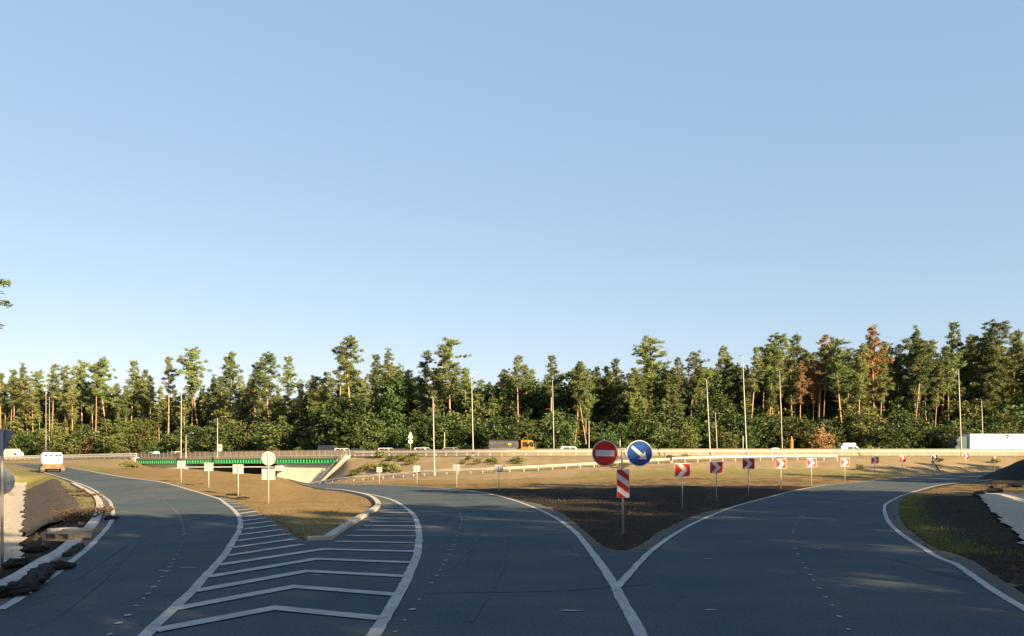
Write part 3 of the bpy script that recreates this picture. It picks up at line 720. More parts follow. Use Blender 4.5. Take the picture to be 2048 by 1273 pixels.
chevron_sign(1869, 949, 909.5, 13, 12, .2, 'black and white chevron sign above a leaning striped plate', True)
b = P(1880, 946); s = b.y / F
t = root('striped_plate', 'narrow black and white striped plate leaning against the black chevron sign', 'hazard plate', b)
M = Matrix.Rotation(-rad(35), 3, 'Y')
pm = MB(); L_ = 1.95; pm.box(M @ Vector((0, 0, L_ / 2)), (.34, .03, L_), M=M); pm.build('plate', MT['black'], t)
wm = MB()
for dx in (-.06,): wm.box(M @ Vector((dx, -.02, L_ / 2)), (.09, .006, L_ * .96), M=M)
wm.build('white_stripe', MT['white'], t)

# no entry and keep right discs on one post with a striped plate
b = P(1247, 1068); s = b.y / F
t = root('sign_post', 'grey post carrying no entry disc, blue arrow disc and red striped plate', 'road sign', b)
zc = H + (V0 - 907) * s - b.z; rr = 26.2 * s
sgn_post(t, zc + .12, .04, lean=-.018)
xl, xr = (1210 - 1247) * s, (1278.5 - 1247) * s
cb = MB(); cb.box(((xl + xr) / 2, .02, zc + .16), (xr - xl, .04, .05)); cb.box(((xl + xr) / 2, .02, zc - .16), (xr - xl, .04, .05)); cb.build('cross_bar', MT['pole'], t)
for x, face in ((xl, 'red'), (xr, 'blue')):
    d = MB(); disc(d, x, zc, rr, -.03, 0); o = d.build('disc', MT['white'], t)
    d = MB(); disc(d, x, zc, rr * .93, -.0345, -.0305); d.build('no_entry_face' if face == 'red' else 'keep_right_face', MT[face], o)
    if face == 'red':
        M2 = Matrix.Rotation(rad(1.5), 3, 'Y'); MB().box((x, -.037, zc), (rr * 1.42, .004, rr * .46), M=M2).build('white_bar', MT['white'], o)
    else:
        d1 = Vector((1, 0, -.86)).normalized(); d2 = Vector((d1.z, 0, -d1.x)); c = Vector((x - .01, 0, zc + .01)); R_ = rr
        q = [c - d1 * R_ * .74 + d2 * R_ * .10, c + d1 * R_ * .30 + d2 * R_ * .14, c + d1 * R_ * .24 + d2 * R_ * .40, c + d1 * R_ * .78, c + d1 * R_ * .24 - d2 * R_ * .40, c + d1 * R_ * .30 - d2 * R_ * .14, c - d1 * R_ * .74 - d2 * R_ * .10]
        MB().prism([(k.x, k.z) for k in q], -.0395, -.0352, 'xz').build('arrow', MT['white'], o)
z1, z0 = H + (V0 - 939) * s - b.z, H + (V0 - 996) * s - b.z; pw = 25 * s; xc = -.02
o = MB().box((xc, -.02, (z0 + z1) / 2), (pw, .03, z1 - z0)).build('striped_plate', MT['white'], t, bevel=.012)
st = MB(); x0, x1 = xc - pw / 2 + .012, xc + pw / 2 - .012; sl_ = .72 * pw; per = (z1 - z0) / 2.35
def clip_poly(poly, lo, hi):
    for sgn, lim in ((1, lo), (-1, hi)):
        out = []
        for i in range(len(poly)):
            a, c = poly[i - 1], poly[i]; fa, fb = sgn * (a[1] - lim), sgn * (c[1] - lim)
            if (fa >= 0) != (fb >= 0): w = fa / (fa - fb); out.append((a[0] + (c[0] - a[0]) * w, a[1] + (c[1] - a[1]) * w))
            if fb >= 0: out.append(c)
        poly = out
        if not poly: return []
    return poly
for k in range(-2, 4):
    zz = z1 + .10 - k * per
    pl = clip_poly([(x0, zz), (x0, zz - per * .5), (x1, zz - per * .5 - sl_), (x1, zz - sl_)], z0 + .014, z1 - .014)
    if len(pl) > 2: st.prism(pl, -.0395, -.0355, 'xz')
st.build('red_stripe', MT['red'], o)

def back_sign(u, v_base, boards, label, m='signback', pm='pole', group='sign backs on the islands', yaw=0.0):
    b = P(u, v_base); s = b.y / F; t = root('traffic_sign', label, 'road sign', b, yaw, group)
    topz = 0
    for kind, ua, ub, va, vb in boards:
        x0, x1 = (ua - u) * s, (ub - u) * s; zt, zb = H + (V0 - va) * s - b.z, H + (V0 - vb) * s - b.z; topz = max(topz, zt)
        d = MB()
        if kind == 'disc': disc(d, (x0 + x1) / 2, (zt + zb) / 2, (x1 - x0) / 2, .03, .055)
        else: d.box(((x0 + x1) / 2, .042, (zt + zb) / 2), (x1 - x0, .025, zt - zb))
        o = d.build('round_panel' if kind == 'disc' else 'square_panel', MT[m], t, bevel=.008)
        for f in (.3, .7): MB().box(((x0 + x1) / 2, .02, zb + (zt - zb) * f), ((x1 - x0) * .8, .03, .035)).build('brace', MT['pole'], o)
    MB().tube([(0, 0, -.3), (0, 0, topz - .08)], .034, 10).build('post', MT[pm], t, True)
    return t
back_sign(362.5, 966, [('sq', 354, 370, 922, 936.5)], 'square sign back, farthest left of the four on the lit island')
back_sign(417.5, 976, [('sq', 408, 426, 926, 942.5)], 'square sign back between the bridge lamp posts, second from left')
back_sign(476.5, 993, [('sq', 465, 486.5, 929.5, 948)], 'square sign back beside black clods on the lit island')
back_sign(537, 1008, [('disc', 522.5, 550.5, 903, 932), ('sq', 523, 550, 938, 960)], 'tall sign back with a round panel above a square one')
back_sign(758.5, 968.5, [('sq', 753, 764, 935, 945)], 'small white sign back beside the end of the slip road rail')
back_sign(834, 968.5, [('sq', 827, 840, 932, 944)], 'small white sign back left of the grey lamp post')
back_sign(913.5, 974.5, [('sq', 906, 920, 929, 943)], 'small shade-tinted sign back, left one of the shaded pair', 'shadeback')
back_sign(998, 982, [('sq', 989.5, 1006, 930, 944)], 'shade-tinted sign back, right one of the shaded pair', 'shadeback')

def text_mesh(s, size, parent, loc, m):
    c = bpy.data.curves.new('txt', 'FONT'); c.body = s; c.size = size; c.align_x = 'CENTER'; c.align_y = 'CENTER'; c.extrude = .001
    o = bpy.data.objects.new('txt', c); COL.objects.link(o)
    dg = bpy.context.evaluated_depsgraph_get(); me = bpy.data.meshes.new_from_object(o.evaluated_get(dg))
    bpy.data.objects.remove(o); me.materials.clear(); me.materials.append(MT[m])
    k = bpy.data.objects.new('lettering', me); COL.objects.link(k); k.parent = parent; k.location = loc; k.rotation_euler = (rad(90), 0, 0); return k
b = P(4, 1121); s = b.y / F
t = root('traffic_sign', 'shade-tinted back of inverted triangle sign above a round sign at left edge', 'road sign', b, 0, None)
zt = H + (V0 - 861) * s - b.z
MB().tube([(0, 0, -.3), (0, 0, zt + .03)], .038, 10).build('post', MT['pole'], t, True)
hw2 = 24 * s / .93; tx = -3 * s
o = MB().prism([(tx - hw2, zt), (tx + hw2, zt), (tx + .03, zt - hw2 * 1.72), (tx - .03, zt - hw2 * 1.72)], .045, .075, 'xz').build('triangle_panel', MT['shadeback'], t, bevel=.012)
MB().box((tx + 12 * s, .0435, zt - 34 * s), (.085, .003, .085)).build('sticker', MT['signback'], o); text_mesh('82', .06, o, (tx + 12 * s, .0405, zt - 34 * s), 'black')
d = MB(); zc = H + (V0 - 963) * s - b.z; disc(d, -4 * s, zc, 27 * s, .045, .07); o = d.build('round_panel', MT['shadeback'], t, bevel=.008)
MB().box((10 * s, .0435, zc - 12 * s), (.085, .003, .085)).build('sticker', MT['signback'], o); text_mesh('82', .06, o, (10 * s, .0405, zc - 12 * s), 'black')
# highway signs seen from behind
w = see(821, 26); b = hw(w, 26, .1); s = b.y / F; t = root('traffic_sign', 'pale triangular sign back above a round one at the wood edge', 'road sign', b)
zt = H + (V0 - 864) * s - b.z
MB().tube([(0, .03, -.3), (0, .03, zt - .2)], .06, 8).build('post', MT['rail'], t, True)
MB().prism([(-5.2 * s, zt - 13 * s), (5.2 * s, zt - 13 * s), (.05, zt), (-.05, zt)], 0, -.03, 'xz').build('triangle_panel', MT['white'], t)
d = MB(); disc(d, 0, zt - 19.5 * s, 4.6 * s, -.03, 0); d.build('round_panel', MT['white'], t)
w = see(440, 24); b = hw(w, 24, .1); s = b.y / F; t = root('equipment_box', 'small cream equipment box with dark window on a post behind the bridge', 'cabinet', b)
zt = H + (V0 - 889) * s - b.z; zb = H + (V0 - 903) * s - b.z
MB().tube([(0, 0, -.2), (0, 0, zb)], .08, 8).build('post', MT['rail'], t)
MB().box((0, 0, (zt + zb) / 2), (7.5 * s, .5, zt - zb)).build('case', MT['cream'], t, bevel=.12)
MB().box((.05, -.255, (zt + zb) / 2 + .25), (2.6 * s, .02, 6 * s)).build('window', MT['glass'], t)

# ------------------------------------------------------------------ vehicles
def wheel(t, x, y, r, w, big=False):
    d = MB(); n = 20
    prof = [(r * .62, -w / 2), (r * .93, -w / 2), (r, -w * .3), (r, w * .3), (r * .93, w / 2), (r * .62, w / 2)]
    vs = [(x + a * math.cos(6.28319 * i / n), y + c, r + a * math.sin(6.28319 * i / n)) for i in range(n) for a, c in prof]; k = len(prof)
    d.add(vs, [(i * k + j, i * k + (j + 1) % k, ((i + 1) % n) * k + (j + 1) % k, ((i + 1) % n) * k + j) for i in range(n) for j in range(k)])
    o = d.build('wheel', MT['black'], t, True)
    d = MB(); d.prism([(x + r * .63 * math.cos(6.28319 * i / n), r + r * .63 * math.sin(6.28319 * i / n)) for i in range(n)], y - w * .36, y + w * .36, 'xz'); d.build('rim', MT['steel'], o)
def car(loc, rz, label, paint, kind='sedan', flip=False, cat='car', name='passenger_car', group='cars on the highway'):
    # x forward
    t = root(name, label, cat, loc, rz + (math.pi if flip else 0), group)
    if kind == 'van':
        L_, Wd, lo = 4.4, 1.8, [(-2.2, .35), (2.2, .35), (2.2, .85), (1.35, 1.1), (-2.2, 1.1)]
        cab = [(-2.2, 1.1), (1.4, 1.1), (.75, 1.82), (-2.1, 1.86)]; side = [(-.95, 1.16), (.05, 1.16), (.05, 1.7), (-.95, 1.7)]; side2 = [(.15, 1.16), (1.15, 1.16), (.68, 1.7), (.15, 1.7)]; zr = 1.84
    elif kind == 'bigvan':
        L_, Wd, lo = 5.9, 2.0, [(-2.95, .4), (2.95, .4), (2.95, 1.0), (2.15, 1.3), (-2.95, 1.3)]
        cab = [(-2.95, 1.3), (2.2, 1.3), (1.35, 2.35), (.9, 2.5), (-2.9, 2.5)]; side = [(.15, 1.4), (.9, 1.4), (.9, 2.05), (.15, 2.05)]; side2 = [(1.0, 1.4), (1.9, 1.4), (1.35, 2.05), (1.0, 2.05)]; zr = 2.5
    elif kind == 'suv':
        L_, Wd, lo = 4.6, 1.88, [(-2.3, .4), (2.3, .4), (2.3, .9), (1.2, 1.1), (-2.3, 1.08)]
        cab = [(-2.25, 1.08), (1.15, 1.1), (.4, 1.74), (-1.95, 1.76)]; side = [(-1.75, 1.14), (-.45, 1.14), (-.45, 1.62), (-1.6, 1.62)]; side2 = [(-.35, 1.14), (.9, 1.14), (.3, 1.62), (-.35, 1.62)]; zr = 1.76
    else:
        L_, Wd, lo = 4.5, 1.8, [(-2.25, .3), (2.25, .3), (2.25, .72), (1.1, .92), (-1.5, .95), (-2.25, .9)]
        cab = [(-1.75, .93), (1.15, .9), (.3, 1.42), (-.2, 1.47), (-.8, 1.45)]; side = [(-1.3, .97), (-.35, .97), (-.35, 1.38), (-.78, 1.38)]; side2 = [(-.25, .97), (.85, .97), (.24, 1.36), (-.25, 1.38)]; zr = 1.47
    hwd = Wd / 2; zb = cab[0][1]; k = .22
    mb = MB(); mb.prism(lo, -hwd, hwd, 'xz')
    n = len(cab); yy = lambda z: hwd - .03 - k * (z - zb)
    vs = [(x, -yy(z), z) for x, z in cab] + [(x, yy(z), z) for x, z in cab]
    mb.add(vs, [tuple(range(n)), tuple(range(2 * n - 1, n - 1, -1))] + [(i + n, (i + 1) % n + n, (i + 1) % n, i) for i in range(n)])
    mb.build('body', MT[paint], t, bevel=.06)
    for pl in (side, side2):
        for sg in (-1, 1):
            d = MB(); d.add([(x, sg * (yy(z) + .006), z) for x, z in pl] + [(x, sg * (yy(z) - .02), z) for x, z in pl], [(0, 1, 2, 3), (4, 7, 6, 5)] + [(i, i + 4, (i + 1) % 4 + 4, (i + 1) % 4) for i in range(4)]); d.build('side_window', MT['glass'], t)
    for (a, c), nm in (((cab[1], cab[2]), 'windscreen'), ((cab[-1], cab[0]), 'rear_window')):
        if kind in ('van', 'bigvan') and nm == 'rear_window': continue
        A, C = Vector((a[0], 0, a[1])), Vector((c[0], 0, c[1])); nn = Vector((-(C.z - A.z), 0, C.x - A.x)).normalized()
        if nn.x * (1 if nm == 'windscreen' else -1) < 0: nn = -nn
        p0, p1 = A.lerp(C, .1) + nn * .008, A.lerp(C, .9) + nn * .008
        d = MB(); vs = [p0 + Vector((0, -yy(p0.z) + .12, 0)), p0 + Vector((0, yy(p0.z) - .12, 0)), p1 + Vector((0, yy(p1.z) - .12, 0)), p1 + Vector((0, -yy(p1.z) + .12, 0))]
        d.add(vs + [v - nn * .03 for v in vs], [(0, 1, 2, 3), (7, 6, 5, 4)] + [(i, i + 4, (i + 1) % 4 + 4, (i + 1) % 4) for i in range(4)]); d.build(nm, MT['glass'], t)
    r = .33 if kind in ('sedan', 'van') else .37
    for x in (-L_ / 2 + .85, L_ / 2 - .9):
        for y in (-hwd + .08, hwd - .08): wheel(t, x, y, r, .22)
    for y in (-hwd + .25, hwd - .25):
        MB().box((L_ / 2 - .02, y, lo[2][1] - .12), (.08, .32, .14)).build('headlight', MT['white'], t, bevel=.02)
        MB().box((-L_ / 2 + .02, y, lo[2][1] - .05), (.08, .26, .16)).build('tail_lamp', MT['redtail'], t, bevel=.02)
    return t
def onroad(u, off): w = see(u, off); return hw(w, off, .12), hdir(w)
for u, off, paint, kind, flip, label in [
    (232, 18, 'whitecar', 'sedan', 1, 'white car on the highway at the left, right of the white road machine'),
    (306, 18, 'whitecar', 'van', 1, 'white small van above the left end of the green bridge'),
    (349, 18, 'whitecar', 'suv', 1, 'white car on the bridge left of the tall lamp post'),
    (689, 17, 'whitecar', 'suv', 0, 'white car just in front of the long black van'),
    (722, 19, 'darkcar', 'suv', 0, 'dark car right of the black van, above the stairs'),
    (777, 17, 'whitecar', 'suv', 0, 'white car left of the pale triangular sign back'),
    (803, 20, 'darkcar', 'suv', 0, 'dark car beneath the pale triangular sign back'),
    (850, 17, 'whitecar', 'suv', 0, 'white car left of the grey lamp post by the slip road'),
    (907, 19, 'greycar', 'suv', 0, 'silver car between two lamp posts left of the dump truck'),
    (1124, 21, 'darkcar', 'suv', 1, 'dark car right of the dump truck under a lamp post'),
    (1145, 17, 'whitecar', 'suv', 0, 'white car left of the red no entry disc'),
    (1244, 19, 'darkcar', 'suv', 0, 'black car seen between the red and blue discs'),
    (1545, 17, 'whitecar', 'sedan', 1, 'white car roof above the barrier left of the orange marker post')]:
    p, a = onroad(u, off); 
    if kind == 'suv' and paint == 'greycar': kind = 'suv'
    car(p, a, label, paint, kind, bool(flip))
p, a = onroad(661, 20); car(p, a, 'long black van on the highway at the right end of the bridge', 'darkcar', 'bigvan', False, 'van', 'panel_van', 'vans on the highway')
p, a = onroad(1702, 18); t = car(p, a, 'pale van with raised white roof, above the sixth chevron sign', 'greycar', 'van', False, 'van', 'panel_van', 'vans on the highway')
MB().box((-.6, 0, 2.16), (2.4, 1.6, .42)).build('raised_roof', MT['whitecar'], t, bevel=.12)

# dump truck, heading right
p, a = onroad(1023, 19); t = root('dump_truck', 'dump truck with grey tipper body and orange cab on the highway', 'dump truck', p, a)
MB().box((0, 0, .95), (7.7, .9, .28)).build('chassis', MT['black'], t)
d = MB(); d.prism([(-4.05, 1.25), (1.3, 1.25), (1.75, 1.6), (1.75, 2.9), (-4.05, 3.0)], -1.25, 1.25, 'xz'); o = d.build('tipper_body', MT['tipper'], t, bevel=.05)
d = MB(); d.prism([(-4.12, 2.98), (2.3, 2.86), (2.3, 3.0), (1.7, 3.14), (-4.12, 3.16)], -1.3, 1.3, 'xz'); d.build('tarp_roll', MT['black'], o, bevel=.04)
d = MB(); d.box((-1.2, -1.27, 2.45), (5.6, .05, .10)); d.box((-1.2, -1.27, 1.45), (5.3, .05, .14)); d.build('side_rail', MT['shadeback'], o)
d = MB(); n = 24; d.prism([(.15 + .34 * math.cos(6.283 * i / n), 2.2 + .20 * math.sin(6.283 * i / n)) for i in range(n)], -1.275, -1.255, 'xz'); d.build('yellow_badge', MT['yellow'], o)
d = MB(); d.prism([(2.35, .75), (4.0, .75), (4.05, 1.55), (3.85, 2.75), (3.6, 2.95), (2.35, 2.95)], -1.22, 1.22, 'xz'); o = d.build('cab', MT['orange'], t, bevel=.07)
d = MB(); d.prism([(2.75, 1.75), (3.75, 1.75), (3.62, 2.6), (2.75, 2.6)], -1.245, -1.225, 'xz'); d.build('side_window', MT['glass'], o)
d = MB(); d.add([(4.055, -1.0, 1.7), (4.055, 1.0, 1.7), (3.885, 1.0, 2.65), (3.885, -1.0, 2.65)], [(0, 1, 2, 3)]); d.build('windscreen', MT['glass'], o)
d = MB(); d.box((4.0, -1.36, 2.1), (.12, .2, .5)); d.build('mirror', MT['black'], o, bevel=.03)
d = MB(); d.box((4.05, 0, .72), (.2, 2.4, .4)); d.build('bumper', MT['orange'], o, bevel=.05)
MB().box((2.05, 0, 1.7), (.4, 2.0, 1.9)).build('exhaust_stack', MT['black'], t, bevel=.05)
for x in (-3.1, -1.75, 1.1, 3.2):
    for y in (-1.08, 1.08): wheel(t, x, y, .52, .34)

# articulated lorry at the right, dark cab to the left
p, a = onroad(2003, 19); t = root('articulated_lorry', 'lorry with dark cab and long plain white trailer at the right edge', 'lorry', p, a + math.pi)
# x forward is to the left of the picture
Ltr = 13.0; w0 = -6.4
d = MB(); d.box((.2 , 0, 2.62), (Ltr, 2.5, 2.85)); o = d.build('trailer_box', MT['whitecar'], t, bevel=.04)
s = p.y / F
d = MB(); d.box((-.3, 1.262, 3.75), (.62, .02, .34)); d.prism([(-.53, 3.5), (-.07, 3.5), (-.22, 3.15), (-.3, 2.75), (-.38, 3.15)], 1.252, 1.272, 'xz'); d.build('dark_emblem', MT['black'], o)
d = MB(); d.box((-.9, 1.262, 1.32), (1.8, .02, .14)); d.build('lower_marking', MT['black'], o)
d = MB(); d.box((0, 0, 1.05), (12.6, 1.0, .25)); d.build('chassis', MT['black'], t)
d = MB(); d.prism([(7.2, .6), (9.4, .6), (9.45, 1.7), (9.2, 3.0), (8.7, 3.55), (7.2, 3.65)], -1.2, 1.2, 'xz'); o = d.build('cab', MT['teal'], t, bevel=.08)
d = MB(); d.prism([(8.2, 1.9), (9.2, 1.9), (9.05, 2.75), (8.2, 2.75)], 1.205, 1.225, 'xz'); d.build('side_window', MT['glass'], o)
d = MB(); d.add([(9.46, -1.0, 1.9), (9.46, 1.0, 1.9), (9.24, 1.0, 2.95), (9.24, -1.0, 2.95)], [(0, 1, 2, 3)]); d.build('windscreen', MT['glass'], o)
d = MB(); d.box((9.2, 1.36, 2.3), (.14, .22, .7)); d.build('mirror', MT['black'], o, bevel=.03)
for x in (-5.0, -3.7, -2.4, 6.6, 8.5):
    for y in (-1.08, 1.08): wheel(t, x, y, .5, .34)
# box lorry far left
p, a = onroad(24, 18); t = root('box_lorry', 'cream box lorry on the highway at the left edge', 'lorry', p, a)
MB().box((-.6, 0, 2.2), (5.6, 2.4, 2.5)).build('cargo_box', MT['cream'], t, bevel=.05)
MB().box((0, 0, .85), (6.8, .9, .25)).build('chassis', MT['black'], t)
d = MB(); d.prism([(2.3, .6), (4.0, .6), (4.05, 1.4), (3.7, 2.5), (2.3, 2.6)], -1.1, 1.1, 'xz'); o = d.build('cab', MT['whitecar'], t, bevel=.08)
d = MB(); d.prism([(2.8, 1.5), (3.85, 1.5), (3.6, 2.3), (2.8, 2.3)], -1.125, -1.105, 'xz'); d.build('side_window', MT['glass'], o)
for x in (-2.3, 3.0):
    for y in (-.98, .98): wheel(t, x, y, .46, .3)

# white road machine seen from behind on the left road
b = P(104, 945); s = b.y / F; t = root('road_machine', 'white road milling machine with dirty brown tracks seen from behind', 'road machine', b, rad(33))
Wm = 37 * s; zt = 42 * s
MB().box((0, 1.6, zt * .66), (Wm * .96, 4.6, zt * .50)).build('engine_housing', MT['whitecar'], t, bevel=.10)
d = MB(); d.prism([(-.85, zt * .40), (-.72, zt * .93), (-.7, zt * .93), (-.7, zt * .40)], -Wm * .44, Wm * .44, 'yz'); d.build('rear_hood', MT['whitecar'], t, bevel=.04)
g_ = MB()
for x in (-.62, -.1, .45, .8): g_.box((x, -.87, zt * .80), (.30, .06, .16))
g_.build('grille', MT['black'], t)
MB().box((0, .3, zt * .27), (Wm * .98, 3.2, zt * .22)).build('rear_skirt', MT['dirtymetal'], t, bevel=.06)
MB().box((0, .9, zt * .16), (Wm * .5, 3.6, zt * .22)).build('undercarriage', MT['black'], t)
for x in (-1, 1):
    d = MB(); d.prism([(-1.3, .0), (-1.6, .25), (-1.6, .5), (-1.3, .72), (1.3, .72), (1.6, .5), (1.6, .25), (1.3, 0)], x * Wm * .47 - .22, x * Wm * .47 + .22, 'yz'); d.build('track', MT['dirtymetal'], t, bevel=.04)
fr = MB()
for x in (-.95, -.2): 
    for y in (.2, 1.6): fr.tube([(x, y, zt * .9), (x, y, zt * 1.2)], .04, 6)
fr.box((-.6, .9, zt * 1.19), (1.1, 1.7, .08)); fr.build('operator_frame', MT['black'], t)
MB().box((-.62, .6, zt * 1.0), (.6, .5, .5)).build('seat', MT['black'], t, bevel=.08)
MB().tube([(-.05, 1.3, zt * .9), (-.05, 1.3, zt * 1.16)], .06, 8).build('exhaust', MT['black'], t)

# ------------------------------------------------------------------ things lying about
def lumpy(name, path, r, label, cat, m='debris', seed=0, flat=.7, group=None, rings=26, sag=.0):
    rr_ = random.Random(seed); pts = resample(catmull([Vector(p) for p in path], 6), .09); n = 20; mb = MB(); vs = []
    O_ = pts[0]; k = len(pts)
    for i, p in enumerate(pts):
        t_ = (pts[min(i + 1, k - 1)] - pts[max(i - 1, 0)]).normalized(); sd = Vector((t_.y, -t_.x, 0)); e = min(1, .35 + min(i, k - 1 - i) * .25)
        rad_ = r * e * (1 + .35 * noise.noise((i * .22, seed, 0)))
        for j in range(n):
            a = 6.28319 * j / n; q = rad_ * (1 + .45 * noise.noise((math.cos(a) * 2.2 + seed * 3, math.sin(a) * 2.2, i * .35)) + .3 * noise.noise((math.cos(a) * 6 + seed, math.sin(a) * 6, i * 1.1)) + rr_.uniform(-.14, .14))
            vs.append(p - O_ + sd * math.cos(a) * q + Vector((0, 0, max(math.sin(a) * q * flat + r * flat * .8, -.02))))
    mb.add(vs, [(i * n + j, i * n + (j + 1) % n, (i + 1) * n + (j + 1) % n, (i + 1) * n + j) for i in range(k - 1) for j in range(n)] + [tuple(range(n)), tuple((k - 1) * n + j for j in range(n))])
    o = mb.build(name, MT[m], smooth=False, loc=O_); return tag(o, label, cat, group)
G = 'black debris heaps by the left kerb'
lumpy('debris_heap', [P(40, 1192), P(70, 1170), P(88, 1150), P(120, 1142), P(152, 1139)], .21, 'long black debris heap lying from the left kerb across the edge line', 'debris', seed=1, group=G, flat=.6)
lumpy('debris_heap', [P(-15, 1202), P(10, 1197), P(36, 1195), P(50, 1192)], .24, 'black debris heap at the bottom left corner on the road edge', 'debris', seed=2, group=G, flat=.6)
lumpy('debris_heap', [P(130, 1117), P(148, 1106), P(163, 1094)], .11, 'small black debris strip lying along the kerb beside the pale chute', 'debris', seed=3, group=G)
lumpy('debris_heap', [P(209, 1042), P(222, 1041), P(236, 1040)], .15, 'black debris clump lying on the curved left edge line', 'debris', seed=4, group=G)
lumpy('debris_heap', [P(211, 1030), P(216, 1022), P(219, 1016)], .13, 'brown debris clump between kerb and edge line above the black clump', 'debris', 'drytwig', 5, .5, G)
lumpy('debris_heap', [P(8, 1140), P(40, 1132), P(58, 1131)], .16, 'black soil heap on the verge behind the left kerb', 'debris', 'debris', 6, .7, G)
lumpy('debris_heap', [P(45, 1108), P(70, 1105), P(98, 1103)], .16, 'dark soil heap in front of the wooden pallet', 'debris', 'debris', 7, .6, G)
G2 = 'black clods on the lit island'
lumpy('asphalt_clod', [P(452, 991), P(466, 991.5), P(480, 992)], .2, 'black clod at the foot of the square sign back on the island', 'clod', 'debris', 8, .35, G2)
lumpy('asphalt_clod', [P(474, 996), P(488, 996.5), P(500, 997.5)], .14, 'thin black clod strip just right of that sign foot', 'clod', 'debris', 9, .35, G2)
lumpy('asphalt_clod', [P(398, 969), P(408, 969.5)], .12, 'small dark clod near the second square sign back', 'clod', 'debris', 10, .35, G2)
# pallet
b = P(112, 1087); t = root('wooden_pallet', 'worn wooden pallet lying behind the left kerb near the pale chute', 'pallet', b, rad(-4))
Wp = 62 * b.y / F
for i in range(5): MB().box((0, .1 + i * .23, .30), (Wp, .14, .03), rz=0).build('deck_board', MT['wood'], t)
for x in (-Wp / 2 + .06, 0, Wp / 2 - .06): MB().box((x, .56, .19), (.11, 1.04, .18)).build('bearer', MT['wood'], t)
for y in (.1, 1.0): MB().box((0, y, .085), (Wp, .12, .03)).build('bottom_board', MT['wood'], t)
# pale drain chute from kerb to ditch
A_, B_ = P(168, 1066, .08), P(112, 1072, .12)
mb = MB(); mb.sweep([A_, B_], [(.35, .12), (.35, -.3), (-.35, -.3), (-.35, .12), (-.25, .12), (-.2, .02), (.2, .02), (.25, .12)])
tag(mb.build('drain_chute', MT['concrete']), 'pale concrete chute leading from the left kerb to the ditch', 'drain')
# black mound of millings
b = P(2050, 962); c = Vector((b.x + 5.6, b.y + 4.5, 0)); c.z = hz(c.x, c.y)
mb = MB(); nr, na = 22, 56; vs = []
for i in range(nr + 1):
    f = i / nr
    for j in range(na):
        a = 6.28319 * j / na; R_ = 7.2 * f * (1 + .12 * noise.noise((math.cos(a) * 1.3, math.sin(a) * 1.3, 4)))
        x, y = R_ * math.cos(a), R_ * math.sin(a)
        vs.append((x, y, 3.4 * (1 - f) ** 1.05 + .22 * noise.noise((x * 1.1, y * 1.1, 2)) * (1 - f) + hz(c.x + x, c.y + y) - c.z - .12 * f))
mb.add(vs, [(i * na + j, i * na + (j + 1) % na, (i + 1) * na + (j + 1) % na, (i + 1) * na + j) for i in range(nr) for j in range(na)])
tag(mb.build('spoil_mound', MT['millings'], smooth=True, loc=c), 'tall black mound of road millings beside the right road', 'mound')
# heaps of brown spoil on the right verge
for k, (ua, va, ub, vb, r, lab) in enumerate([(1955, 992, 2010, 984, .28, 'brown clod heap at the head of the right gravel ditch'), (1985, 977, 2045, 975, .28, 'low brown spoil ridge in front of the black mound')]):
    lumpy('spoil_heap', [P(ua, va), P((ua + ub) / 2, (va + vb) / 2 - 1), P(ub, vb)], r, lab, 'spoil heap', 'clod', 20 + k, .6, 'brown spoil heaps on the right verge')

# leaf quads -------------------------------------------------------
def leaf_mesh(name, centers, radii, per, size, m, seed, flat=.6, droop=0.0, aspect=.55):
    r = np.random.default_rng(seed); C = np.repeat(np.array(centers), per, 0); R = np.repeat(np.array(radii), per); n = len(C)
    d = r.normal(size=(n, 3)); d /= np.linalg.norm(d, axis=1)[:, None]; q = r.random(n) ** .45
    p = C + d * (R * q)[:, None] * np.array([1, 1, flat])
    a = d * .6 + r.normal(size=(n, 3)) * .7; a[:, 2] = a[:, 2] * .6 + droop; a /= np.linalg.norm(a, axis=1)[:, None]
    b = np.cross(a, r.normal(size=(n, 3))); b /= np.linalg.norm(b, axis=1)[:, None]
    s = size * (.55 + .9 * r.random(n)); a *= s[:, None]; b *= (s * aspect)[:, None]
    V = np.stack([p - a * .5, p + b * .5, p + a * .7, p - b * .5], 1).reshape(-1, 3)
    me = bpy.data.meshes.new(name); me.from_pydata(V.tolist(), [], np.arange(4 * n).reshape(-1, 4).tolist()); me.materials.append(MT[m]); return me
def mesh_only(mb, name, m):
    o = mb.build(name, MT[m], smooth=True); me = o.data; bpy.data.objects.remove(o); return me
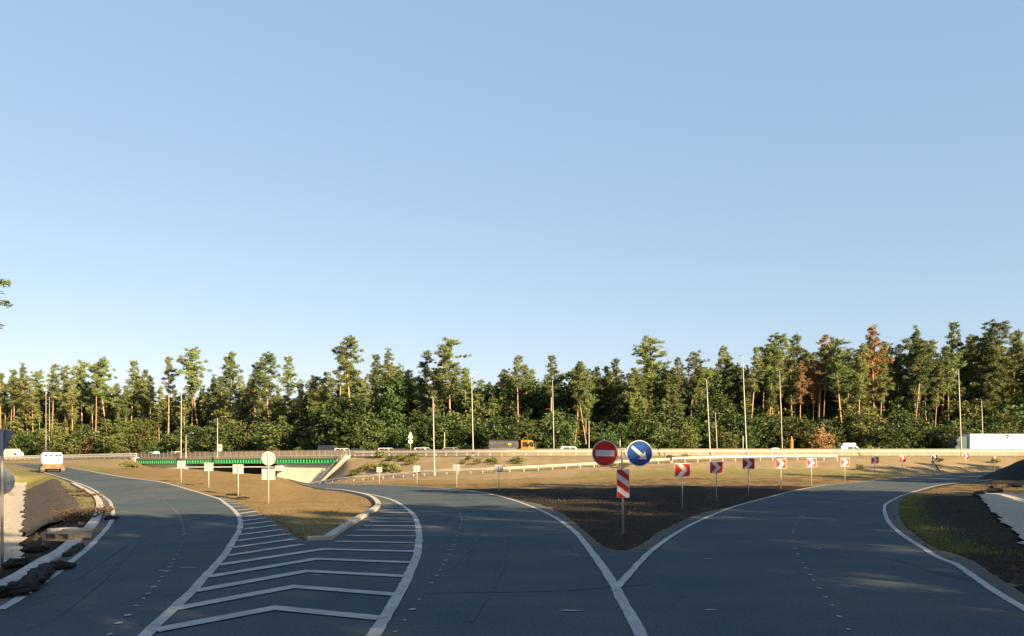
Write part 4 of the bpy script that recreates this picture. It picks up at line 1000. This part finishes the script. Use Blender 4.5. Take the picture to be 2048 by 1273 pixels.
def pine_data(seed, Ht=25.0, cs=.55, R=2.6, m='pine', sweep=.25, dens=1.0, bend=.6, flat_top=False, per=34, size=.48):
    r = random.Random(seed); tm = MB()
    b1, b2 = r.uniform(-bend, bend), r.uniform(-bend, bend); ph = r.uniform(0, 3)
    ax = lambda z: Vector((b1 * math.sin(z / Ht * 3.1 + ph) - b1 * math.sin(ph), b2 * math.sin(z / Ht * 2.5 + ph) - b2 * math.sin(ph), z))
    zs = [0, .4, 2, 5, 8, 11, 14, 17, 20, 22.5, 24.4]; zs = [z / 25 * Ht for z in zs]
    tm.tube([ax(z) - (Vector((0, 0, .5)) if i == 0 else Vector()) for i, z in enumerate(zs)], [.25, .21, .185, .17, .16, .15, .135, .115, .085, .05, .02], 8)
    C, Rr = [], []; nb = int(46 * dens)
    for i in range(nb):
        f = (i + r.random()) / nb; z = Ht * (cs + (1 - cs) * f)
        if flat_top: pr = (.55 + .6 * f) if f < .75 else 1.0 - (f - .75) * 2.4
        else: pr = min(1, .45 + f * 1.8) if f < .35 else (1 - (f - .35) / .65) ** .8 + .10
        L_ = R * pr * r.uniform(.5, 1.15)
        if f < .2 and r.random() < .35: L_ *= .4
        a = r.uniform(0, 6.283); s0 = ax(z); dr = Vector((math.cos(a), math.sin(a), r.uniform(.0, .5)))
        e = s0 + dr * L_ + Vector((sweep * f * 1.6, 0, 0))
        if L_ > .5: tm.tube([s0, s0.lerp(e, .5) + Vector((0, 0, .1)), e], [.055, .035, .012], 5, cap=False)
        for k in range(max(2, int(L_ * 2.6))):
            w = s0.lerp(e, r.uniform(.15, 1.08)) + Vector((r.gauss(0, .28), r.gauss(0, .28), r.gauss(.1, .22)))
            C.append(w); Rr.append(r.uniform(.34, .74) * (1 - .25 * f))
    C.append(ax(Ht) + Vector((sweep * 1.5, 0, -.3))); Rr.append(.4)
    for i in range(3):                                  # dead stubs on the bare trunk
        z = Ht * cs * r.uniform(.45, .98); a = r.uniform(0, 6.283); s0 = ax(z)
        tm.tube([s0, s0 + Vector((math.cos(a), math.sin(a), r.uniform(-.15, .3))) * r.uniform(.6, 1.6)], [.045, .012], 5, cap=False)
    return mesh_only(tm, 'trunk', 'bark'), leaf_mesh('crown', [tuple(c) for c in C], Rr, per, size, m, seed, .7, .15, .20)
def broad_data(seed, Ht, R, m, base=.12, n=95, per=30, size=.42, trunk='darkbark', lump=.35, rc=(.55, 1.05)):
    r = random.Random(seed); tm = MB(); C, Rr = [], []
    tm.tube([(0, 0, -.4), (0, 0, Ht * .3), (r.uniform(-.3, .3), r.uniform(-.3, .3), Ht * .75)], [.05 + Ht * .013, Ht * .011, .04], 7)
    for i in range(6):
        a = r.uniform(0, 6.283); z = Ht * r.uniform(.12, .5)
        tm.tube([(0, 0, z), (math.cos(a) * R * .35, math.sin(a) * R * .35, z + Ht * .14), (math.cos(a) * R * .75, math.sin(a) * R * .75, z + Ht * .26)], [.06, .04, .015], 5, cap=False)
    while len(C) < n:
        d = Vector((r.gauss(0, 1), r.gauss(0, 1), r.gauss(0, 1))).normalized(); q = r.random() ** .4
        lm = 1 + lump * noise.noise(d * 1.7 + Vector((seed, 0, 0))) * 2
        p = Vector((d.x * R * q * lm, d.y * R * q * lm, Ht * (base + (1 - base) * .5) + d.z * Ht * (1 - base) * .5 * q * (lm * .5 + .5)))
        if p.z < .2: continue
        C.append(tuple(p)); Rr.append(r.uniform(*rc))
    return mesh_only(tm, 'trunk', trunk), leaf_mesh('crown', C, Rr, per, size, m, seed, .75, 0, .6)
PINES = [pine_data(100 + i, 25, cs, R, 'pine', sw, dn, bd, ft) for i, (cs, R, sw, dn, bd, ft) in enumerate([(.60, 2.3, .5, .9, .5, 0), (.66, 2.1, .7, .75, .8, 0), (.52, 2.8, .3, 1.1, .5, 0), (.45, 3.0, .2, 1.3, .7, 0), (.62, 2.9, .4, 1.0, 1.0, 1), (.55, 3.4, .3, 1.25, .8, 1), (.70, 2.2, .8, .7, .9, 0), (.48, 2.6, .4, 1.15, 1.2, 0), (.40, 3.3, .2, 1.5, .6, 0), (.58, 2.6, .5, .95, 1.3, 1), (.30, 3.6, .2, 1.9, .6, 0), (.34, 3.2, .3, 1.7, .9, 1), (.26, 3.0, .2, 1.8, .5, 0)])]
RUST = [pine_data(150, 25, .45, 3.0, 'rust', .3, 1.2, .5), pine_data(151, 25, .55, 2.4, 'rust', .4, .8, .6)]
BUSH = [broad_data(200 + i, 7.0, R, m, .02, n, 30, .36) for i, (R, m, n) in enumerate([(3.4, 'leaf', 120), (3.0, 'leaf', 105), (3.2, 'olive', 110), (2.8, 'olive', 95), (3.8, 'leaf', 130), (2.6, 'leaf', 90)])]
BUSH.append(broad_data(207, 6.0, 2.8, 'rust', .02, 95, 26, .36))
BROAD = [broad_data(220 + i, 16.0, R, m, .1, 190, 30, .48, lump=.4, rc=(.7, 1.3)) for i, (R, m) in enumerate([(4.2, 'leaf'), (3.8, 'leaf'), (4.0, 'olive'), (4.4, 'leaf')])]
WEED = [broad_data(240 + i, 1.1, .9, m, 0, 26, 22, .17, rc=(.16, .34)) for i, m in enumerate(('weed', 'weed', 'olive'))]
TREES = []
def tree(data, loc, sc, rz, label, cat='tree', name='pine_tree', group=None, wid=1.0, lean=(0, 0)):
    t = bpy.data.objects.new(name, None); COL.objects.link(t); t.empty_display_size = .5
    t.location = loc; t.rotation_euler = (lean[0], lean[1], rz); t.scale = (sc * wid, sc * wid, sc)
    tag(t, label, cat, group)
    for nm, me in (('trunk', data[0]), ('crown', data[1])):
        o = bpy.data.objects.new(nm, me); COL.objects.link(o); o.parent = t
    return t
LM = [(24, 'the cream box lorry'), (104, 'the white road machine'), (306, 'the white van'), (435, 'the medium bridge lamp'), (537, 'the round sign back'), (661, 'the long black van'), (821, 'the triangular sign back'), (869, 'the grey lamp post'), (1023, 'the dump truck'), (1210, 'the no entry disc'), (1278, 'the blue disc'), (1365, 'the nearest chevron'), (1493, 'the tallest lamp post'), (1583, 'the orange marker'), (1702, 'the raised-roof van'), (1750, 'the seventh chevron'), (1923, 'the trailer lamp post'), (2003, 'the white trailer')]
ORD = ['first', 'second', 'third', 'fourth', 'fifth', 'sixth', 'seventh', 'eighth', 'ninth', 'tenth', 'eleventh', 'twelfth']
def placed(lst, what):                                  # give every one of a row its own words, counted off from a landmark
    lst.sort(key=lambda a: a[1]); cnt = {}
    for o, u in lst:
        k = max([i for i, (lu, _) in enumerate(LM) if lu <= u] or [-1])
        cnt.setdefault(k, []).append(o)
    for k, os_ in cnt.items():
        for i, o in enumerate(os_):
            side = 'right of ' + LM[k][1] if k >= 0 else 'from the left edge'
            o['label'] = f"{o.get('look', what[0])}, {ORD[min(i, 11)]} {what[1]} {side}"
            if 'look' in o: del o['look']
rnd = random.Random(42)
# the pines that stand out against the sky: direction and the height of the top
HERO = [(18,742),(62,733),(98,730),(135,735),(165,726),(190,730),(222,722),(258,724),(292,758),(336,716),(378,734),(407,702),(440,715),(462,706),(505,738),(550,712),(572,716),(606,768),(645,755),(678,704),(715,680),(738,712),(776,704),(815,742),(856,705),(903,682),(934,738),(962,762),(1002,742),(1034,713),(1066,735),(1100,713),(1146,726),(1176,730),(1222,719),(1262,738),(1315,678),(1352,718),(1378,708),(1434,695),(1466,712),(1496,696),(1530,702),(1566,674),(1596,672),(1636,672),(1690,680),(1718,690),(1748,655),(1796,692),(1832,660),(1885,648),(1934,680),(1998,650),(2036,664),(2075,670)]
row = []
for i, (u, v) in enumerate(HERO):
    off = 38 + rnd.uniform(0, 9); w = see(u, off); p = hw(w, off); p.z = hz(p.x, p.y)
    Ht = H + (V0 - v) / F * p.y - p.z
    rust = u in (1636, 1748)
    d = RUST[0 if u == 1748 else 1] if rust else PINES[(i * 7 + (3 if u > 950 else 0)) % 10 if u > 950 else (i * 3) % 7 % 10]
    if 300 < u < 620 and not rust: d = PINES[(0, 1, 6, 4)[i % 4]]
    t = tree(d, p, Ht / 25, rnd.uniform(-.5, .5), None, group='pines of the front row beyond the highway', wid=rnd.uniform(.95, 1.2), lean=(rnd.uniform(-.02, .02), rnd.uniform(-.04, .05)))
    t['look'] = 'rust-brown dying pine' if rust else ('tall pine against the sky' if v < 690 else 'pine with bare lower trunk')
    row.append((t, u))
placed(row, ('pine', 'front pine'))
def top_at(u): return np.interp(u, [a for a, _ in HERO], [smooth_v for smooth_v in HV])
HV = smooth(np.array([v for _, v in HERO], float), 5)
# fill rows
row = []
u = -30
while u < 2090:
    u += rnd.uniform(7.5, 13); off = rnd.uniform(40, 54); w = see(u, off); p = hw(w, off); p.z = hz(p.x, p.y)
    v = top_at(u) + rnd.uniform(10, 62) + (22 if 300 < u < 620 else 0)
    Ht = H + (V0 - v) / F * p.y - p.z
    dead = 1590 < u < 1665 and rnd.random() < .5
    t = tree(RUST[1] if dead else PINES[rnd.choice((0, 1, 2, 3, 4, 6, 7, 9, 0, 4, 10, 12))], p, Ht / 25, rnd.uniform(-3, 3), None, group='pines of the second row beyond the highway', wid=rnd.uniform(.8, 1.15), lean=(rnd.uniform(-.02, .02), rnd.uniform(-.05, .06)))
    t['look'] = 'rust-brown shorter pine' if dead else 'shorter pine behind the front row'
    row.append((t, u))
placed(row, ('pine', 'such pine'))
DEEP = [pine_data(300 + i, 25, cs, R, 'pine', .3, dn, .6, ft, 14, .62) for i, (cs, R, dn, ft) in enumerate([(.5, 2.8, 1.2, 0), (.42, 3.2, 1.3, 1), (.36, 3.4, 1.5, 0)])]
DEEPB = [broad_data(310 + i, 16.0, 4.4, m, .02, 130, 15, .75, rc=(.8, 1.5)) for i, m in enumerate(('leaf', 'leaf'))]
dv, df, dm, nv = [], [], [], 0
def deep(data, p, sc, wid, rz, mi):
    global nv
    for me, k_ in zip(data, mi):
        co_ = np.empty(len(me.vertices) * 3, np.float32); me.vertices.foreach_get('co', co_); co_ = co_.reshape(-1, 3)
        c_, s_ = math.cos(rz), math.sin(rz)
        q_ = np.stack([(co_[:, 0] * c_ - co_[:, 1] * s_) * sc * wid + p.x, (co_[:, 0] * s_ + co_[:, 1] * c_) * sc * wid + p.y, co_[:, 2] * sc + p.z], 1)
        dv.append(q_); f_ = [tuple(i + nv for i in pl.vertices) for pl in me.polygons]; df.extend(f_); dm.extend([k_] * len(f_)); nv += len(q_)
for off0, off1, st_, lo in ((52, 64, 16, 30), (64, 80, 17, 35)):
    u = -40
    while u < 2100:
        u += rnd.uniform(st_ * .75, st_ * 1.25); off = rnd.uniform(off0, off1); w = see(u, off); p = hw(w, off); p.z = hz(p.x, p.y)
        v = top_at(u) + rnd.uniform(lo, lo + 55) + (25 if 300 < u < 620 else 0)
        Ht = H + (V0 - v) / F * p.y - p.z
        deep(DEEP[rnd.randrange(3)], p, Ht / 25, rnd.uniform(1.0, 1.4), rnd.uniform(-3, 3), (0, 1))
        if rnd.random() < .55:
            off = rnd.uniform(58, 84); w = see(u + 5, off); p = hw(w, off); p.z = hz(p.x, p.y)
            deep(DEEPB[rnd.randrange(2)], p, rnd.uniform(.75, 1.15), 1.0, rnd.uniform(-3, 3), (2, 3))
def mass(name, label):
    me = bpy.data.meshes.new(name); me.from_pydata(np.concatenate(dv).tolist(), [], df)
    for m_ in ('bark', 'pine', 'darkbark', 'leaf'): me.materials.append(MT[m_])
    me.polygons.foreach_set('material_index', dm)
    o = bpy.data.objects.new(name, me); COL.objects.link(o); tag(o, label, 'wood', kind='stuff')
mass('far_wood', 'dense dark wood behind the first rows of pines')
row = []
u = -40
while u < 2100:
    u += rnd.uniform(15, 24); off = rnd.uniform(42, 60); w = see(u, off); p = hw(w, off); p.z = hz(p.x, p.y)
    Ht = rnd.uniform(12, 19) * (p.y / 175) ** .5
    t = tree(BROAD[rnd.randrange(4)], p, Ht / 16, rnd.uniform(-3, 3), None, 'tree', 'broadleaf_tree', 'broadleaf trees among the pines'); t['look'] = 'dark leafy tree among the pine trunks'
    row.append((t, u))
placed(row, ('tree', 'leafy tree'))
row = []
u = -30
while u < 2090:
    u += rnd.uniform(13, 24) * (1 if u < 950 else 1.25); off = rnd.uniform(33, 40); w = see(u, off); p = hw(w, off); p.z = hz(p.x, p.y)
    tall = np.interp(u, [0, 250, 400, 600, 900, 1000, 1300, 1700, 2048], [12, 11.5, 13, 12, 10, 8.5, 7, 8, 7.5])
    Ht = tall * rnd.choice((.4, .6, .75, .9, 1.0, 1.2)) * rnd.uniform(.85, 1.1)
    k = 6 if any(abs(u - c) < 11 for c in (195, 985, 1640)) else (rnd.choice((2, 3)) if rnd.random() < .42 else rnd.choice((0, 1, 4, 5)))
    t = tree(BUSH[k], p, Ht / 7, rnd.uniform(-3, 3), None, 'bush', 'leafy_bush', 'bushes along the wood edge', wid=rnd.uniform(.85, 1.15))
    t['look'] = {6: 'rust-brown bush', 2: 'olive bush', 3: 'olive bush'}.get(k, 'green bush')
    row.append((t, u))
placed(row, ('bush', 'bush of the wood edge'))
u = -30
row = []
while u < 2090:
    u += rnd.uniform(20, 30); off = rnd.uniform(40, 47); w = see(u, off); p = hw(w, off); p.z = hz(p.x, p.y)
    t = tree(BUSH[rnd.choice((0, 1, 4, 5))], p, rnd.uniform(5, 12) / 7, rnd.uniform(-3, 3), 'green bush deep between the trunks, mostly hidden by the front bushes', 'bush', 'leafy_bush', 'bushes between the trunks')

# weeds on the bank and verge
row = []
for k, (u, v, sc) in enumerate([(760,917,1.9),(772,914,1.6),(781,923,1.5),(800,918,1.3),(806,921,1.4),(824,923,2.0),(820,930,1.6),(832,914,1.2),(722,945,1.3),(735,940,1.5),(752,941,1.8),(768,944,2.2),(785,943,2.0),(796,946,1.2),(710,951,1.5),(703,953,1.2),(926,929,1.1),(937,921,1.1),(955,929,1.3),(982,926,1.5),(990,929,1.0),(1038,928,1.5),(1030,924,1.3),(1340,921,1.2),(1372,921,1.4),(1222,934,1.5),(1248,937,1.3),(251,937,1.3),(265,938,1.2),(1880,925,1.0),(1720,941,1.2),(1990,926,1.2)]):
    p = P(u, v)
    t = tree(WEED[k % 3], p, sc * .6, rnd.uniform(-3, 3), None, 'weed', 'weed_clump', 'weed clumps on the banks', wid=1.1); t['look'] = 'yellow-green weed clump on the bank'; row.append((t, u))
placed(row, ('weed', 'clump'))
# dry brush beside the left kerb
for k, (u, v, sc, lab) in enumerate([(160, 1032, .9, 'dry brush heap behind the curved left kerb'), (182, 1026, .8, 'dry brush heap close to the bend of the kerb'), (142, 985, .8, 'dry brush tuft on the sandy verge by the ditch'), (175, 994, .7, 'low dry brush tuft beside the upper kerb'), (150, 1040, .7, 'dry brush clump at the lower end of the sandy verge')]):
    p = P(u, v); r = random.Random(k); mb = MB()
    for i in range(130):
        a = r.uniform(0, 6.283); q = r.random() ** .5 * sc * 1.3; s0 = Vector((math.cos(a) * q, math.sin(a) * q * .7, r.uniform(0, .28) * sc)); d = Vector((r.gauss(0, 1), r.gauss(0, 1), r.gauss(.1, .35))).normalized() * r.uniform(.15, .5) * sc
        mb.tube([s0, s0 + d], [.022, .012], 4, cap=False)
    tag(mb.build('dry_brush', MT['drytwig'], loc=p), lab, 'brush heap', 'dry brush by the left kerb')

# the pine whose twigs reach in at the left edge
x, y = -31.2, 45.0
tree(PINES[4], (x + 1.5, y, hz(x, y)), .54, .6, 'near pine whose branch tips reach in at the left edge', group=None, wid=1.6)
# pines behind and to the right of the viewpoint: their long shadows lie over the junction
k = 0
def shade(t_, tip, Ht, wid=1.6, d=None):
    s_ = tip - Ht / math.tan(SUN_EL); x = s_ * DX + t_ * -DY * -1; y = s_ * DY + t_ * -DX
    if y > -6 and abs(x) < .70 * max(y, 0) + 9: return
    deep(DEEP[rnd.randrange(3)], Vector((x, y, 0)), Ht / 25, wid, rnd.uniform(-3, 3), (0, 1))
dv, df, dm, nv = [], [], [], 0
for t0, t1, tip0, tip1, h0_, h1_, d0, d1 in ((-46, 16, 36, 44, 20, 25, 2.2, 3.4), (16, 29, 34, 40, 20, 25, 2.4, 3.6), (-46, 12, 20, 27, 19, 24, 3.2, 5.0), (12, 62, 18, 28, 19, 24, 5.0, 9.0), (-44, 60, 28, 34, 19, 24, 4.5, 8.5), (31, 63, 77, 85, 20, 24, 2.0, 3.2), (33, 62, 52, 60, 20, 24, 2.2, 3.4), (38, 64, 22, 28, 19, 23, 2.4, 3.6), (28, 52, 13, 19, 19, 23, 3.0, 5.0), (43, 58, 86, 93, 21, 24, 1.8, 2.6), (62, 90, 16, 26, 19, 23, 3.5, 5.5), (90, 135, 42, 52, 20, 23, 2.6, 4.2)):
    t_ = t0
    while t_ < t1: shade(t_, rnd.uniform(tip0, tip1), rnd.uniform(h0_, h1_)); t_ += rnd.uniform(d0, d1)
mass('near_wood', 'tall pine wood standing behind the viewpoint, shading the junction')
# grass and clods
def blades(name, spots, n, hgt, m, seed, label=None):
    r = random.Random(seed); vs = []; fs = []
    for i in range(n):
        x, y = spots(r); z = hz(x, y) - float(carve(np.array([x]), np.array([y]))[0]) + .0
        a = r.uniform(0, 6.283); l = hgt * r.uniform(.4, 1.2); w = .012 + l * .05; lx, ly = r.gauss(0, .35) * l, r.gauss(0, .35) * l
        k = len(vs); vs += [(x - math.cos(a) * w, y - math.sin(a) * w, z - .03), (x + math.cos(a) * w, y + math.sin(a) * w, z - .03), (x + lx, y + ly, z + l)]; fs.append((k, k + 1, k + 2))
    me = bpy.data.meshes.new(name); me.from_pydata(vs, [], fs); me.materials.append(MT[m]); o = bpy.data.objects.new(name, me); COL.objects.link(o); o['kind'] = 'stuff'; o['label'] = label; o['category'] = 'grass' if 'grass' in name else 'clods'; return o
AR = [P(*q) for q in A_right if 985 < q[1] < 1112]
def spot_right(r):
    i = r.randrange(len(AR) - 1); p = AR[i].lerp(AR[i + 1], r.random()); q = abs(r.gauss(0, .6)) + .1
    t_ = (AR[i + 1] - AR[i]).normalized(); return p.x - t_.y * q, p.y + t_.x * q
blades('grass', spot_right, 7000, .11, 'grass', 1, 'short green grass along the edge of the right road')
AI = [P(*q) for q in A_islL[8:]]
def spots(u0, u1, v0, v1, n, seed):                     # random places off the asphalt inside a sector of the ground
    r_ = np.random.default_rng(seed); us = r_.uniform(u0, u1, n * 3); ys = H * F / (r_.uniform(v0, v1, n * 3) - V0); xs = (us - U0) / F * ys
    k_ = ~inside(xs, ys, PB); it = iter(list(zip(xs[k_], ys[k_])) * 4)
    return lambda r: next(it)
spot_isl = spots(480, 745, 998, 1080, 6000, 1)
spot_tri = spots(1000, 1500, 985, 1100, 4000, 2)
spot_rv = spots(1810, 2060, 970, 1170, 1600, 3)
spot_lv = spots(-20, 200, 1000, 1170, 1300, 4)
blades('grass', spot_isl, 6000, .06, 'drygrass', 2, 'thin dry grass on the hatched island')
blades('grass', spot_tri, 1800, .05, 'drygrass', 3, 'sparse grass on the dark triangular island')
def clods(name, spot, n, smin, smax, seed, label):
    r = random.Random(seed); mb = MB()
    for i in range(n):
        x, y = spot(r); z = hz(x, y) - float(carve(np.array([x]), np.array([y]))[0]) + (.03 if name == 'edge_litter' else 0); s_ = r.uniform(smin, smax) * (1 if r.random() > .05 else 2)
        vs = [(x + r.uniform(-1, 1) * s_ * .3 + a * s_ * r.uniform(.7, 1.2), y + b_ * s_ * r.uniform(.7, 1.2), z + c_ * s_ * r.uniform(.5, .9)) for a, b_, c_ in ((1, 0, 0), (-1, 0, 0), (0, 1, 0), (0, -1, 0), (0, 0, 1), (0, 0, -1))]
        mb.add(vs, [(0, 2, 4), (2, 1, 4), (1, 3, 4), (3, 0, 4), (2, 0, 5), (1, 2, 5), (3, 1, 5), (0, 3, 5)])
    o = mb.build(name, MT['clod']); tag(o, label, 'clods', kind='stuff'); return o
clods('soil_clods', spot_tri, 1500, .02, .06, 1, 'loose soil clods on the dark triangular island')
clods('soil_clods', spot_rv, 1600, .025, .08, 2, 'loose dark soil clods on the right verge')
clods('soil_clods', spot_lv, 1300, .03, .10, 3, 'loose dark soil clods behind the left kerb')
EDGE = [P(*q) for q in A_tri[8:24]] ; EDGE2 = [P(*q) for q in A_islL[9:16]]
def spot_edge(r):
    E_ = EDGE if r.random() < .5 else (AR if r.random() < .6 else EDGE2)
    i = r.randrange(len(E_) - 1); p = E_[i].lerp(E_[i + 1], r.random()); return p.x + r.gauss(0, .28), p.y + r.gauss(0, .28)
clods('edge_litter', spot_edge, 1400, .008, .028, 5, 'small stones and crumbs strewn along the asphalt edges')
bpy.context.view_layer.update()
